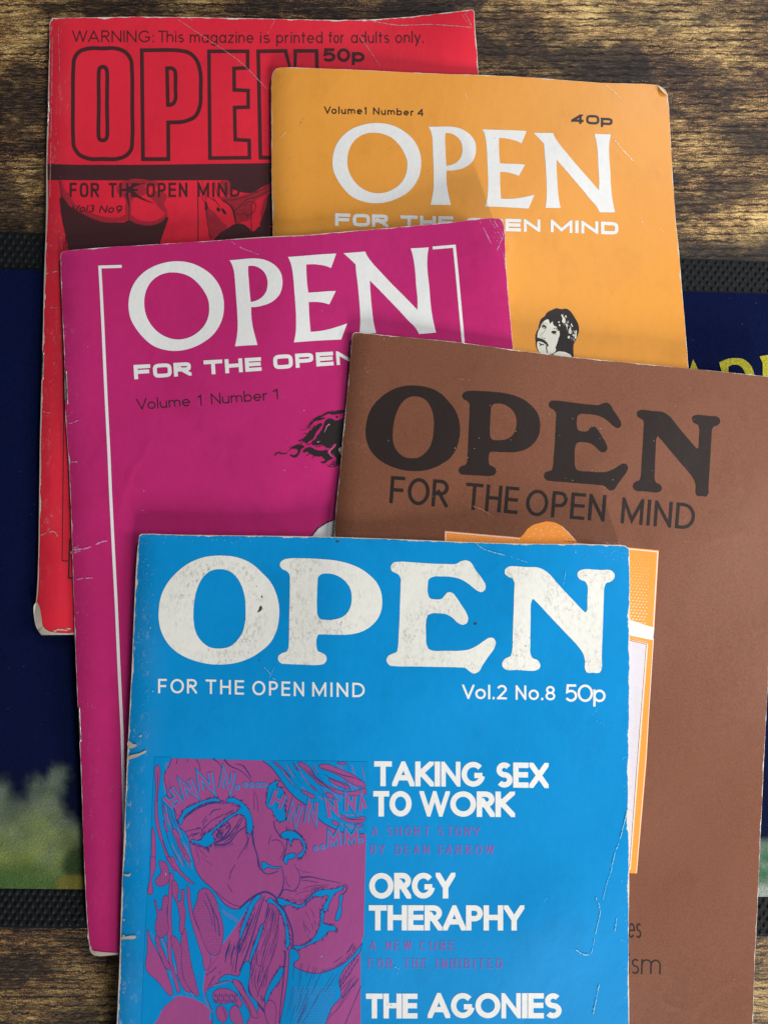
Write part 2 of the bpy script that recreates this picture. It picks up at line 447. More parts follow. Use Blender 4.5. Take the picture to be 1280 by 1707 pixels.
# cloth field
P, V, Fc = strip(1, 2, 200, RT)
green_l = PX("-60,1300 0,1308 7,1299 14,1311 22,1329 31,1333 46,1329 50,1297 56,1294 68,1305 80,1295 91,1279 101,1276 112,1282 109,1303 102,1328 102,1345 117,1363 140,1369 260,1380 260,1500 -60,1500", n=3)
green_r = PX("1180,1412 1230,1404 1262,1403 1300,1398 1400,1400 1400,1510 1180,1510", n=3)
def vn(q, s, seed):          # value noise
    r = np.random.default_rng(seed); G = r.random((64, 64)); u = q / s; i = np.floor(u).astype(int); f = u - i; f = f * f * (3 - 2 * f)
    g = lambda a, b: G[(i[:, 0] + a) % 64, (i[:, 1] + b) % 64]
    return (g(0, 0) * (1 - f[:, 0]) + g(1, 0) * f[:, 0]) * (1 - f[:, 1]) + (g(0, 1) * (1 - f[:, 0]) + g(1, 1) * f[:, 0]) * f[:, 1]
def soft(poly, q, r):
    m = np.zeros(len(q))
    offs = [(0, 0)] + [(r * math.cos(a), r * math.sin(a)) for a in np.linspace(0, 6.28, 9)[:-1]] + [(r * .5 * math.cos(a), r * .5 * math.sin(a)) for a in np.linspace(.4, 6.6, 7)[:-1]]
    for o in offs: m += inside(poly, q + np.array(o))
    return m / len(offs)
navy = np.array((.0018, .0055, .040)); C = np.tile(navy, (len(P), 1))
near = (P[:, 1] > 1240)
ml = np.zeros(len(P)); mr = np.zeros(len(P))
ml[near] = soft(green_l, P[near] + np.c_[vn(P[near], 9, 8) * 10 - 5, vn(P[near], 11, 9) * 10 - 5], 11); mr[near] = soft(green_r, P[near] + np.c_[vn(P[near], 7, 8) * 8 - 4, vn(P[near], 7, 9) * 8 - 4], 6)
hgt = np.clip((P[:, 1] - 1275) / 205, 0, 1)
n1 = vn(P, 38, 3) * .6 + vn(P, 14, 4) * .4
g1 = np.array((.12, .16, .12)); g2 = np.array((.22, .27, .07)); g3 = np.array((.05, .12, .035)); g4 = np.array((.10, .17, .05))
mix = lambda a, b, f: a * (1 - f[:, None]) + b * f[:, None]
gl = mix(np.tile(g1, (len(P), 1)), g2, np.clip((hgt - .3) * 1.6 + n1 - .5, 0, 1))
gl = gl * (.7 + .5 * vn(P, 22, 12))[:, None]
gl = mix(gl, g3, np.clip((hgt - .72) * 5 * (n1 + .45), 0, 1) * .85)
blob = soft(PX("104,1440 112,1420 130,1412 160,1410 170,1440 150,1462 120,1464 106,1455", n=3), P, 6)
gl = mix(gl, np.array((.012, .035, .014)), blob * .8)
yb = soft(PX("95,1466 150,1462 170,1475 150,1484 95,1482", n=3), P, 3); gl = mix(gl, np.array((.22, .17, .03)), yb * .7)
gr_ = mix(np.tile(np.array((.05, .14, .075)), (len(P), 1)), np.array((.30, .34, .30)), np.clip(n1 * 1.5 - .45 + np.clip((P[:, 1] - 1470) / 30, 0, 1), 0, 1))
C = mix(C, np.array((.003, .006, .022)), np.clip((P[:, 1] - 1262) / 40, 0, 1) * .5)
C = mix(C, gl, ml); C = mix(C, gr_, mr)
mesh_obj("printed_cloth", V, Fc, M['cloth'], runner, attrs={'print_colour': C})

# ------------------------------------------------------------ stack heights: each magazine settles on what lies beneath
GS = .003
gx = np.arange(-.26, .30, GS); gy = np.arange(-.34, .26, GS)
GX, GY = np.meshgrid(gx, gy, indexing='ij')
Hmap = np.zeros_like(GX)
bt = at_z(np.array([[640, band(640)[0]]]), np.array([RT]))[0, 1]; bb = at_z(np.array([[640, band(640)[3]]]), np.array([RT]))[0, 1]
Hmap[(GY < bt) & (GY > bb)] = RT + .0002
def bil(G, x, y):
    u = np.clip((x - gx[0]) / GS, 0, len(gx) - 1.001); v = np.clip((y - gy[0]) / GS, 0, len(gy) - 1.001)
    i = u.astype(int); j = v.astype(int); fu = u - i; fv = v - j
    return (G[i, j] * (1 - fu) + G[i+1, j] * fu) * (1 - fv) + (G[i, j+1] * (1 - fu) + G[i+1, j+1] * fu) * fv

class Mag:
    def __init__(s, outline, left_edge, thick, sag=1.7e-6, lifts=()):
        global Hmap
        s.out = outline; s.left = left_edge; s.th = thick; s.lifts = lifts
        q = to_px(GX.ravel(), GY.ravel(), (Hmap + thick).ravel())
        m = inside(outline, q).reshape(GX.shape)
        # allow a margin so that samples at the rim stay valid
        z = np.where(m, Hmap, 0); z[m] = Hmap[m]
        z = np.where(m, np.maximum(Hmap, Hmap[m].max() * .8), 0)
        obs = np.where(m, Hmap, -1)
        cnt = np.zeros_like(z)
        for ax in (0, 1):
            for d in (-1, 1): cnt += np.roll(m, d, ax)
        cnt = np.maximum(cnt, 1)
        for it in range(3500):
            zz = z * m
            a = (np.roll(zz, 1, 0) + np.roll(zz, -1, 0) + np.roll(zz, 1, 1) + np.roll(zz, -1, 1)) / cnt
            z = np.where(m, np.maximum(a - sag, obs), 0)
        # extrapolate outside
        k = m.copy(); zz = z.copy()
        for it in range(12):
            c = np.zeros_like(z); a = np.zeros_like(z)
            for ax in (0, 1):
                for d in (-1, 1): c += np.roll(k, d, ax); a += np.roll(zz * k, d, ax)
            new = (~k) & (c > 0); zz[new] = a[new] / c[new]; k |= new
        for it in range(4):
            zz = (zz * 4 + np.roll(zz, 1, 0) + np.roll(zz, -1, 0) + np.roll(zz, 1, 1) + np.roll(zz, -1, 1)) / 8
        s.bot = zz
        Hmap = np.where(m, z + thick, Hmap)
    def dspine(s, px):
        px = np.atleast_2d(px); best = np.full(len(px), 1e9)
        for a, b in zip(s.left[:-1], s.left[1:]):
            ab = b - a; t_ = np.clip(((px - a) @ ab) / (ab @ ab), 0, 1); best = np.minimum(best, np.linalg.norm(px - (a + t_[:, None] * ab), axis=1))
        return best / 4.62
    def dedge(s, px):
        px = np.atleast_2d(px); best = np.full(len(px), 1e9); L = np.roll(s.out, -1, 0)
        for a, b in zip(s.out, L):
            ab = b - a; n_ = ab @ ab
            if n_ < 1e-9: continue
            t_ = np.clip(((px - a) @ ab) / n_, 0, 1); best = np.minimum(best, np.linalg.norm(px - (a + t_[:, None] * ab), axis=1))
        return best / 4.62
    def thick(s, px):
        d = s.dspine(px); u = np.clip(1 - d / 9.0, 0, 1)
        return s.th * (1 - .45 * u ** 2.4)
    def lift(s, px):
        k = s.th * 1e3; x, y = px[:, 0], px[:, 1]
        z = .00016 * (np.sin(x / 71 + y / 190 + 7 * k) + np.sin(y / 88 - x / 230 + 11 * k) + .7 * np.sin((x + y) / 47 + 5 * k)) + .00032
        for (cx, cy, r, h) in s.lifts:
            z += h * np.exp(-(((px[:, 0] - cx) ** 2 + (px[:, 1] - cy) ** 2) / r ** 2))
        return z
    def pos(s, px, dz=0.0):
        """photo points -> points on the cover surface"""
        px = np.atleast_2d(np.asarray(px, float)); th = s.thick(px) + s.lift(px)
        z = np.full(len(px), .006)
        for it in range(6):
            w = at_z(px, z); z = bil(s.bot, w[:, 0], w[:, 1]) + th
        return np.c_[at_z(px, z + dz), z + dz], z - th

STUFF = ('illustration_shapes', 'scuff_marks', 'halftone_dots', 'illustration_dots', 'illustration_strands', 'illustration_lines', 'dirt_specks', 'worn_edge', 'hair_highlight', 'brush_marks')
def decal(mag, name, shapes, mat, level=1, label=None, cell=12):
    if not shapes: return None
    V, T = cdt_fill(shapes, cell)
    W, _ = mag.pos(V)
    W[:, 2] += .00003 + .000014 * level
    return mesh_obj(name, W, T, mat, mag.root, label=label, kind='stuff' if name in STUFF else None)

def build_mag(mag, name, mat, label, staples=(), jig=.35, seed=1):
    r = np.random.default_rng(seed)
    out = mag.out
    # densify rim and nibble it a little, like worn paper
    P = []
    for a, b in zip(out, np.roll(out, -1, 0)):
        L = np.linalg.norm(b - a); n = max(1, int(L / 5))
        for i in range(n): P.append(a + (b - a) * i / n)
    P = np.array(P); n = len(P)
    T = np.roll(P, -1, 0) - np.roll(P, 1, 0); T /= np.linalg.norm(T, axis=1)[:, None] + 1e-9; N = np.stack([-T[:, 1], T[:, 0]], 1)
    j = r.normal(0, 1, n); j = (j + np.roll(j, 1)) / 2
    P = P + N * (j * jig)[:, None]
    mag.rim = P
    c, _ = mag.pos(out.mean(0)[None]); root = empty(name, (float(c[0, 0]), float(c[0, 1]), 0), label=label, cat="magazine"); mag.root = root
    # concentric inner ring so that edge distance interpolates well
    area_ = np.cross(P, np.roll(P, -1, 0)).sum(); sg = 1 if area_ > 0 else -1
    i2 = P + N * sg * 5.0; i3 = P + N * sg * 14.0
    def grid_fill(cell=17):
        vs = [tuple(q) for q in P] + [tuple(q) for q in i2]; es = [(i, (i + 1) % n) for i in range(n)] + [(n + i, n + (i + 1) % n) for i in range(n)]
        lo, hi = P.min(0), P.max(0)
        for xx in np.arange(lo[0] + 8, hi[0], cell):
            for yy in np.arange(lo[1] + 8, hi[1], cell): vs.append((xx, yy))
        for d in (12, 20, 30):   # extra columns near the spine for its roll
            for k_ in range(0, n):
                vs.append(tuple(P[k_] + N[k_] * sg * d))
        A = np.array(vs); keep = np.ones(len(A), bool); keep[2*n:] = inside(P, A[2*n:]) & (mag.dedge(A[2*n:]) > 1.6)
        vs = A[keep]
        rr = delaunay_2d_cdt([Vector(v) for v in vs], es, [], 0, 1e-5)
        V = np.array([tuple(v) for v in rr[0]]); T_ = np.array([t_ for t_ in rr[2] if len(t_) == 3])
        T_ = T_[inside(P, V[T_].mean(1))]
        a = V[T_]; ar = (a[:,1,0]-a[:,0,0])*(a[:,2,1]-a[:,0,1]) - (a[:,2,0]-a[:,0,0])*(a[:,1,1]-a[:,0,1])
        T_ = np.where((ar > 0)[:, None], T_[:, ::-1], T_)
        return V, T_
    V, T_ = grid_fill()
    W, B = mag.pos(V)
    ed = mag_dist(V, P) / 4.62; sp = mag.dspine(V)
    # skirt
    Wr, Br = mag.pos(P); dsp = mag.dspine(P); k = len(W)
    onsp = dsp < .5
    zl = np.where(onsp, Br + .0002, Wr[:, 2] - .00028)
    top = Wr.copy(); low = Wr.copy(); low[:, 2] = zl
    mid = Wr.copy(); mid[:, 2] = Wr[:, 2] - .00006
    VV = np.vstack([W, top, low]); F2 = [tuple(t_) for t_ in T_]; fm = [0] * len(F2)
    for i in range(n):
        jn = (i + 1) % n; q = (k + i, k + jn, k + n + jn, k + n + i)
        F2.append(q if sg < 0 else q[::-1]); fm.append(0 if (onsp[i] and onsp[jn]) else 1)
    eda = np.concatenate([ed, np.zeros(n), np.where(onsp, 1.0, 0)]); spa = np.concatenate([sp, dsp, dsp])
    cov = mesh_obj("front_cover", VV, F2, mat, root, attrs={'edge_mm': eda, 'spine_mm': spa}, mats=[M['pages']], fmat=fm)
    sm = np.zeros(len(F2), bool); sm[:len(T_)] = True; cov.data.polygons.foreach_set("use_smooth", sm)
    # page block and back cover, inset a hair from the rim
    def slab(nm, inset, ztop, zbot, m_):
        Q = P + N * sg * inset; Wq, Bq = mag.pos(Q)
        cc = Q.mean(0)[None]
        a = np.c_[Wq[:, :2], ztop(Wq[:, 2], Bq)]; b = np.c_[Wq[:, :2], zbot(Wq[:, 2], Bq)]
        vs = np.vstack([a, b]); fs = []
        for i in range(n):
            jn = (i + 1) % n; q = (i, jn, n + jn, n + i); fs.append(q if sg < 0 else q[::-1])
        V2, T2 = V, T_
        s_in = inside(Q, V2); 
        mesh_obj(nm, vs, fs, m_, root)
    slab("page_block", 1.2, lambda zt, zb: zt - .00032, lambda zt, zb: zb + .00030, M['pages'])
    slab("back_cover", .4, lambda zt, zb: zb + .00028, lambda zt, zb: zb + .00002, mat)
    for (a, b) in staples:
        a = np.array(a, float); b = np.array(b, float)
        Q = np.array([a + (b - a) * t_ for t_ in np.linspace(0, 1, 9)]); Wq, _ = mag.pos(Q)
        vs, fs = [], []; rad = .00038
        for i, w in enumerate(Wq):
            dip = -.0009 if i in (0, 8) else 0.00005
            for q in range(6):
                an = q * math.pi / 3; vs.append((w[0] + rad * math.cos(an), w[1], w[2] + dip + rad * .8 * math.sin(an) ))
        for i in range(8):
            for q in range(6): fs.append((i*6+q, i*6+(q+1) % 6, (i+1)*6+(q+1) % 6, (i+1)*6+q))
        fs.append(tuple(range(5, -1, -1))); fs.append(tuple(range(48, 54)))
        mesh_obj("staple", vs, fs, M['steel'], root, smooth=True)
    return root
def mag_dist(V, P):
    best = np.full(len(V), 1e9)
    for a, b in zip(P, np.roll(P, -1, 0)):
        ab = b - a; t_ = np.clip(((V - a) @ ab) / (ab @ ab), 0, 1); best = np.minimum(best, np.linalg.norm(V - (a + t_[:, None] * ab), axis=1))
    return best

# ------------------------------------------------------------ lettering: a small stroke alphabet
def arc(cx, cy, rx, ry, a0, a1, e=2.0, n=14):
    out = []
    n = max(4, int(n * abs(a1 - a0) / 180))
    for i in range(n + 1):
        a = math.radians(a0 + (a1 - a0) * i / n); c, s_ = math.cos(a), math.sin(a)
        out.append((cx + rx * math.copysign(abs(c) ** (2 / e), c), cy + ry * math.copysign(abs(s_) ** (2 / e), s_)))
    return out
XH = .70
def glyph(ch, e, xh):
    """returns width, strokes ; stroke = (list of points, is_curve, yclip)"""
    L = lambda *p: (list(p), False, (0, 1)); Cc = lambda p: (p, True, None)
    l = lambda *p: (list(p), False, (0, xh)); P_ = lambda *p: (list(p), 'poly', (0, 1))
    A_ = lambda *a: arc(*a, e=e)
    bow = lambda cx, cy, rx, ry, a0, a1: arc(cx, cy, rx, ry, a0, a1, e=e)
    G = {
     'A': (.86, [P_((0,0),(.5,1),(1,0)), ([(.2,.30),(.8,.30)], False, None)]),
     'B': (.60, [L((0,0),(0,1)), Cc([(0,1)]+bow(.5,.77,.42,.23,90,-90)+[(0,.54)]), Cc([(0,.54)]+bow(.55,.27,.45,.27,90,-90)+[(0,0)])]),
     'C': (.88, [Cc(bow(.5,.5,.5,.5,48,312))]),
     'D': (.74, [L((0,0),(0,1)), Cc([(0,1)]+bow(.35,.5,.65,.5,90,-90)+[(0,0)])]),
     'E': (.52, [L((0,0),(0,1)), L((0,1),(1,1)), L((0,.52),(.95,.52)), L((0,0),(1,0))]),
     'F': (.50, [L((0,0),(0,1)), L((0,1),(1,1)), L((0,.5),(.9,.5))]),
     'G': (.92, [Cc(bow(.5,.5,.5,.5,42,350)), ([(.56,.44),(1,.44)], False, None)]),
     'H': (.70, [L((0,0),(0,1)), L((1,0),(1,1)), L((0,.52),(1,.52))]),
     'I': (0, [L((0,0),(0,1))]),
     'K': (.68, [L((0,0),(0,1)), L((.02,.42),(.92,1)), L((.25,.56),(1,0))]),
     'M': (.88, [P_((0,0),(0,1),(.5,.10),(1,1),(1,0))]),
     'N': (.74, [P_((0,0),(0,1),(1,0),(1,1))]),
     'O': (.98, [Cc(bow(.5,.5,.5,.5,0,360))]),
     'P': (.56, [L((0,0),(0,1)), Cc([(0,1)]+bow(.5,.73,.5,.27,90,-90)+[(0,.46)])]),
     'R': (.60, [L((0,0),(0,1)), Cc([(0,1)]+bow(.5,.74,.48,.26,90,-90)+[(0,.48)]), L((.45,.48),(1,0))]),
     'S': (.58, [Cc(bow(.5,.755,.46,.245,35,270)[:-1]+bow(.5,.255,.5,.255,90,-145))]),
     'T': (.62, [L((.5,0),(.5,1)), L((0,1),(1,1))]),
     'U': (.68, [Cc([(0,1),(0,.6)]+bow(.5,.36,.5,.36,180,360)+[(1,.6),(1,1)])]),
     'V': (.80, [P_((0,1),(.5,0),(1,1))]),
     'W': (1.20, [P_((0,1),(.26,0),(.5,1),(.74,0),(1,1))]),
     'X': (.74, [L((0,0),(1,1)), L((0,1),(1,0))]),
     'Y': (.74, [P_((0,1),(.5,.42),(1,1)), L((.5,0),(.5,.36))]),
     '0': (.62, [Cc(bow(.5,.5,.5,.5,0,360))]),
     '1': (.22, [L((1,0),(1,1)), Cc([(.15,.80),(.5,.86),(1,.98)])]),
     '2': (.56, [Cc(bow(.5,.73,.48,.27,165,-25)+[(.05,.02)]), L((0,0),(1,0))]),
     '3': (.54, [Cc(bow(.48,.76,.45,.24,150,-90)), Cc(bow(.48,.26,.52,.26,90,-150))]),
     '4': (.64, [L((.72,0),(.72,1)), L((.72,1),(0,.28)), ([(0,.27),(1,.27)], False, None)]),
     '5': (.56, [L((.12,1),(.9,1)), Cc([(.12,1),(.06,.56)]+bow(.46,.32,.54,.32,118,-150))]),
     '8': (.56, [Cc(bow(.5,.76,.42,.24,-90,270)), Cc(bow(.5,.26,.5,.26,-90,270))]),
     '9': (.56, [Cc(bow(.5,.68,.5,.32,0,360)), Cc([(1,.68)]+[(.97,.40),(.72,.12),(.25,0)])]),
     '.': (0, [([(0,0),(0,.02)], False, None)]),
     ':': (0, [([(0,0),(0,.02)], False, None), ([(0,xh*.85),(0,xh*.85+.02)], False, None)]),
     'a': (.60, [Cc(bow(.5,xh/2,.5,xh/2,0,360)), l((1,0),(1,xh))]),
     'b': (.60, [Cc(bow(.5,xh/2,.5,xh/2,0,360)), L((0,0),(0,1))]),
     'd': (.60, [Cc(bow(.5,xh/2,.5,xh/2,0,360)), L((1,0),(1,1))]),
     'e': (.60, [Cc([(0,xh/2)]+[(1,xh/2)]+bow(.5,xh/2,.5,xh/2,0,318)[1:])]),
     'f': (.30, [Cc([(.45,0),(.45,.75)]+bow(1.0,.78,.55,.22,180,90)), l((0,xh),(1,xh))]),
     'g': (.60, [Cc(bow(.5,xh/2,.5,xh/2,0,360)), Cc([(1,xh),(1,0)]+bow(.5,-.06,.5,.22,0,-150))]),
     'h': (.54, [L((0,0),(0,1)), Cc([(0,xh*.5)]+bow(.5,xh*.62,.5,xh*.38,160,0)+[(1,0)])]),
     'i': (0, [l((0,0),(0,xh)), ([(0,.93),(0,.95)], False, None)]),
     'l': (0, [L((0,0),(0,1))]),
     'm': (.92, [l((0,0),(0,xh)), Cc([(0,xh*.5)]+bow(.25,xh*.66,.25,xh*.34,160,0)+[(.5,0)]), Cc([(.5,xh*.5)]+bow(.75,xh*.66,.25,xh*.34,160,0)+[(1,0)])]),
     'n': (.52, [l((0,0),(0,xh)), Cc([(0,xh*.5)]+bow(.5,xh*.62,.5,xh*.38,160,0)+[(1,0)])]),
     'o': (.60, [Cc(bow(.5,xh/2,.5,xh/2,0,360))]),
     'p': (.60, [Cc(bow(.5,xh/2,.5,xh/2,0,360)), ([(0,-.30),(0,xh)], False, (-.34, xh))]),
     'r': (.32, [l((0,0),(0,xh)), Cc([(0,xh*.5)]+bow(.9,xh*.55,.9,xh*.45,165,80))]),
     's': (.42, [Cc(bow(.5,xh*.76,.46,xh*.24,35,270)[:-1]+bow(.5,xh*.26,.5,xh*.26,90,-145))]),
     't': (.30, [L((.45,0),(.45,.92)), l((0,xh),(1,xh))]),
     'u': (.52, [Cc([(0,xh),(0,xh*.45)]+bow(.5,xh*.38,.5,xh*.38,180,360)+[(1,xh*.5)]), l((1,0),(1,xh))]),
     'y': (.54, [l((0,xh),(.5,0)), ([(1,xh),(.22,-.30)], False, (-.30, xh))]),
     'z': (.50, [Cc([(0,xh),(1,xh),(0,0),(1,0)])]),
    }
    return G[ch]
def clipy(poly, lo, hi):
    for s_, lim in ((1, lo), (-1, hi)):
        out = []; n = len(poly)
        for i in range(n):
            a, b = poly[i], poly[(i + 1) % n]; da, db = s_ * (a[1] - lim), s_ * (b[1] - lim)
            if da >= 0: out.append(a)
            if (da >= 0) != (db >= 0): t_ = da / (da - db); out.append(a + (b - a) * t_)
        poly = np.array(out) if out else np.zeros((0, 2))
        if len(poly) < 3: return poly
    return poly
def clip_rect(poly, x0, x1, y0, y1):
    V, T = cdt_fill([(1, poly)], None); out = []
    for t_ in T:
        q = clipy(V[t_], y0, y1)
        if len(q) > 2: q = clipy(q[:, ::-1], x0, x1)[:, ::-1]
        if len(q) > 2: out.append(q)
    return out
def word(txt, B0, B1, up, up2=None, w=.14, gap=.16, e=2.0, xh=XH, widths=None, wscale=1.0, slant=0.0, hw=None, serif=False):
    """one word between baseline points B0 and B1 in the photo; up = cap-height vector"""
    B0 = np.array(B0, float); B1 = np.array(B1, float); up = np.array(up, float); up2 = up if up2 is None else np.array(up2, float)
    H = np.linalg.norm(up); Ltot = np.linalg.norm(B1 - B0) / H
    gl = [glyph(c, e, xh) for c in txt]; Ws = [((widths or {}).get(c, g[0])) * wscale for c, g in zip(txt, gl)]
    Ws = [max(x, 0) for x in Ws]
    gapf = [gap] * (len(txt) - 1)
    for i in range(len(txt) - 1):       # simple kerning
        p = txt[i:i+2]
        if p in ('TA','AT','AP','AV','VA','KA','AY','YA','WO','Vo','OV','TO','AW','WA','Th','FA','LT','RY','OR'): gapf[i] = gap * .35 if p not in ('OR',) else gap * .8
    nat = sum(max(x, 0) for x in Ws); fixed = w * len(txt)
    tot_g = sum(gapf)
    k = (Ltot - fixed) / max(1e-6, (sum(max(0, x - 0) for x in Ws) + tot_g))
    x = 0; out = []
    hw = w if hw is None else hw
    def mp(p):
        p = np.asarray(p, float); X = (p[:, 0] + slant * p[:, 1]) / Ltot; u = up + (up2 - up) * X[:, None]
        return B0 + (B1 - B0) * X[:, None] + u * p[:, 1][:, None]
    for i, ch in enumerate(txt):
        Wd = Ws[i] * k
        for pts, curve, yc in gl[i][1]:
            Q = np.array([(x + w / 2 + a * Wd, (hw / 2 + b * (1 - hw)) ) for a, b in pts])
            if curve == 'poly':
                q = Q.copy(); d0 = q[0] - q[1]; d1 = q[-1] - q[-2]
                q[0] = q[0] + d0 / np.linalg.norm(d0) * w; q[-1] = q[-1] + d1 / np.linalg.norm(d1) * w
                for s_, p in stroke(q, w * (.86 if ch in 'MNW' and w > .17 else 1), lim=.13):
                    out += [(s_, mp(p2)) for p2 in clip_rect(p, x, x + Wd + w, 0, 1)]
            elif curve:
                closed = np.linalg.norm(Q[0] - Q[-1]) < 1e-6
                if hw != w:
                    # contrast: thin horizontals
                    D = np.gradient(Q, axis=0); D /= np.linalg.norm(D, axis=1)[:, None] + 1e-9
                    ww = hw + (w - hw) * np.abs(D[:, 1])
                    if closed: Q2 = Q[:-1]; D = (np.roll(Q2, -1, 0) - np.roll(Q2, 1, 0)); D /= np.linalg.norm(D, axis=1)[:, None]; ww = hw + (w - hw) * np.abs(D[:, 1])
                    if closed:
                        N_ = np.stack([-D[:, 1], D[:, 0]], 1); o1 = Q2 + N_ * ww[:, None] / 2; o2 = Q2 - N_ * ww[:, None] / 2
                        a1 = abs(np.cross(o1, np.roll(o1, -1, 0)).sum()); a2 = abs(np.cross(o2, np.roll(o2, -1, 0)).sum())
                        big, sml = (o1, o2) if a1 > a2 else (o2, o1)
                        out += [(1, mp(np.vstack([big, big[:1], sml[:1], sml[1:][::-1], sml[:1]])))]
                    else: out += [(s_, mp(p)) for s_, p in stroke(Q, list(ww))]
                elif closed:
                    r_ = stroke(Q, w, closed=True); big, sml = r_[0][1], r_[1][1]
                    if np.cross(big, np.roll(big, -1, 0)).sum() * np.cross(sml, np.roll(sml, -1, 0)).sum() > 0: sml = sml[::-1]
                    out += [(1, mp(np.vstack([big, big[:1], sml, sml[:1]])))]
                else: out += [(s_, mp(p)) for s_, p in stroke(Q, w)]
            else:
                a, b = Q; d = b - a; Ld = np.linalg.norm(d) + 1e-9; d = d / Ld
                sw = hw + (w - hw) * abs(d[1])
                diag = min(abs(d)) > .05
                ext = (w * 1.2 if diag else (w if abs(d[0]) > .5 else hw) / 2) if yc is not None else (0 if Ld > .05 else w / 2)
                nrm = np.array([-d[1], d[0]]) * sw / 2
                q = np.array([a - d * ext + nrm, b + d * ext + nrm, b + d * ext - nrm, a - d * ext - nrm])
                if yc is not None:
                    lo = yc[0] if yc[0] < 0 else 0; hi = 1 if yc[1] == 1 else hw + yc[1] * (1 - hw)
                    if diag and ch in 'VWANMKXY':
                        pass
                    q = clipy(q, lo, hi)
                    # keep diagonals from poking past the side of the glyph
                    if diag and ch in 'NKRMXz4':
                        q = clipy(q[:, ::-1], x, x + Wd + w)[:, ::-1] if len(q) > 2 else q
                if len(q) > 2: out.append((1, mp(q)))
                if serif and abs(d[0]) < .75 and Ld > .3:
                    for e_ in (a, b):
                        yy = 1 - hw if e_[1] > .5 else 0
                        if e_[1] > .9 - hw or e_[1] < .1 + hw: out.append((1, mp(np.array([(e_[0] - w * .95, yy), (e_[0] + w * .95, yy), (e_[0] + w * .95, yy + hw), (e_[0] - w * .95, yy + hw)]))))
        x += Wd + w + (gapf[i] * k if i < len(txt) - 1 else 0)
    return out

# affine fit of one traced letter onto another cover's copy of it
def fit(src, dst):
    src = np.array(src, float); dst = np.array(dst, float); A = np.c_[src, np.ones(len(src))]
    X, *_ = np.linalg.lstsq(A, dst, rcond=None); return lambda p: np.c_[p, np.ones(len(p))] @ X, X

# ============================================================ traced title letters
# rounded heavy serif (blue cover; also brown)
bO = [(1, Z(250, 910, 6.4, "770,103 930,122 1080,185 1200,290 1280,375 1345,500 1378,640 1374,800 1345,920 1280,1039 1190,1120 1090,1185 950,1240 780,1265 600,1255 450,1215 330,1160 200,1050 130,930 97,790 97,680 120,540 180,410 280,290 400,195 560,125")),
      (-1, Z(250, 910, 6.4, "760,248 860,275 930,340 985,440 1015,560 1022,680 1015,820 985,930 930,1010 860,1070 740,1095 640,1080 560,1025 500,940 470,820 466,700 480,560 515,430 580,320 660,262"))]
bP = [(1, Z(450, 920, 6.4, "205,70 150,82 112,115 108,150 130,180 180,205 208,240 213,320 212,480 207,700 204,900 196,1030 180,1060 130,1080 92,1110 90,1155 120,1188 180,1195 350,1202 520,1205 580,1190 604,1150 590,1100 550,1075 510,1055 499,1020 500,920 515,885 560,880 720,884 870,878 980,850 1080,790 1150,710 1188,620 1197,530 1185,430 1140,330 1060,245 960,175 840,125 700,92 520,75 350,68")),
      (-1, Z(450, 920, 6.4, "600,230 545,240 515,270 508,330 503,450 502,600 508,670 530,710 600,725 690,720 770,695 835,635 865,560 872,480 855,390 800,310 720,255 660,235"))]
bE = [(1, Z(635, 925, 6.4, "190,73 130,85 103,130 120,175 180,205 205,240 208,330 203,500 197,700 188,850 180,980 165,1035 120,1055 70,1085 60,1130 90,1175 160,1187 350,1190 600,1195 830,1200 900,1208 940,1240 990,1265 1040,1245 1080,1180 1140,1090 1210,985 1222,930 1200,890 1150,885 1100,915 1020,970 930,1010 820,1023 680,1022 560,1022 510,1005 487,960 480,850 482,700 500,645 540,625 620,623 700,635 760,670 820,725 870,745 915,725 928,680 910,620 860,540 800,450 760,405 710,400 680,430 650,465 580,474 520,460 500,410 498,320 510,260 550,235 640,230 750,235 850,260 940,315 1030,385 1070,397 1110,365 1113,320 1080,260 1000,150 950,75 910,58 860,65 800,95 700,97 500,90 350,80"))]
bN = [(1, Z(830, 935, 6.4, "110,62 75,90 75,140 110,170 155,190 170,225 170,330 162,600 155,800 148,960 130,1015 80,1040 45,1080 45,1125 80,1158 200,1163 400,1168 440,1145 447,1100 420,1060 365,1035 345,995 342,900 345,650 352,440 370,408 400,430 550,590 720,770 850,910 905,990 925,1070 925,1150 945,1188 1010,1192 1080,1190 1100,1160 1104,1000 1115,700 1125,400 1132,280 1150,240 1200,220 1235,185 1238,140 1205,103 1100,98 900,92 855,115 845,155 870,195 930,225 950,265 950,400 945,530 930,547 905,530 800,420 650,260 540,135 500,105 440,75 300,66"))]
z64 = lambda ox, oy, pts: [(ox + a / 6.4, oy + b / 6.4) for a, b in pts]
zz_ = lambda ox, oy, s, pts: [(ox + a / s, oy + b / s) for a, b in pts]
fP, XP = fit(z64(450, 920, [(108,130),(90,1135),(604,1150),(1197,530)]), zz_(600, 630, 4.2667, [(728,125),(703,655),(968,670),(1280,345)]))
fE, _ = fit(z64(635, 925, [(103,130),(60,1120),(990,1265),(1113,340),(1222,930)]), zz_(900, 650, 4.129, [(62,100),(24,590),(490,692),(555,235),(600,535)]))
fN, _ = fit(z64(830, 935, [(72,110),(42,1100),(447,1100),(1238,155),(1100,1170),(930,547)]), zz_(900, 650, 4.129, [(665,160),(640,660),(833,680),(1235,215),(1153,715),(1083,405)]))
def fO(p):
    a = math.radians(5.0); R = np.array([[math.cos(a), math.sin(a)], [-math.sin(a), math.cos(a)]])
    return (p - np.array([365.3, 1016.9])) * np.array([.780, .784]) @ R + np.array([688.5, 714.0])
ap = lambda f, sh: [(s_, f(p)) for s_, p in sh]
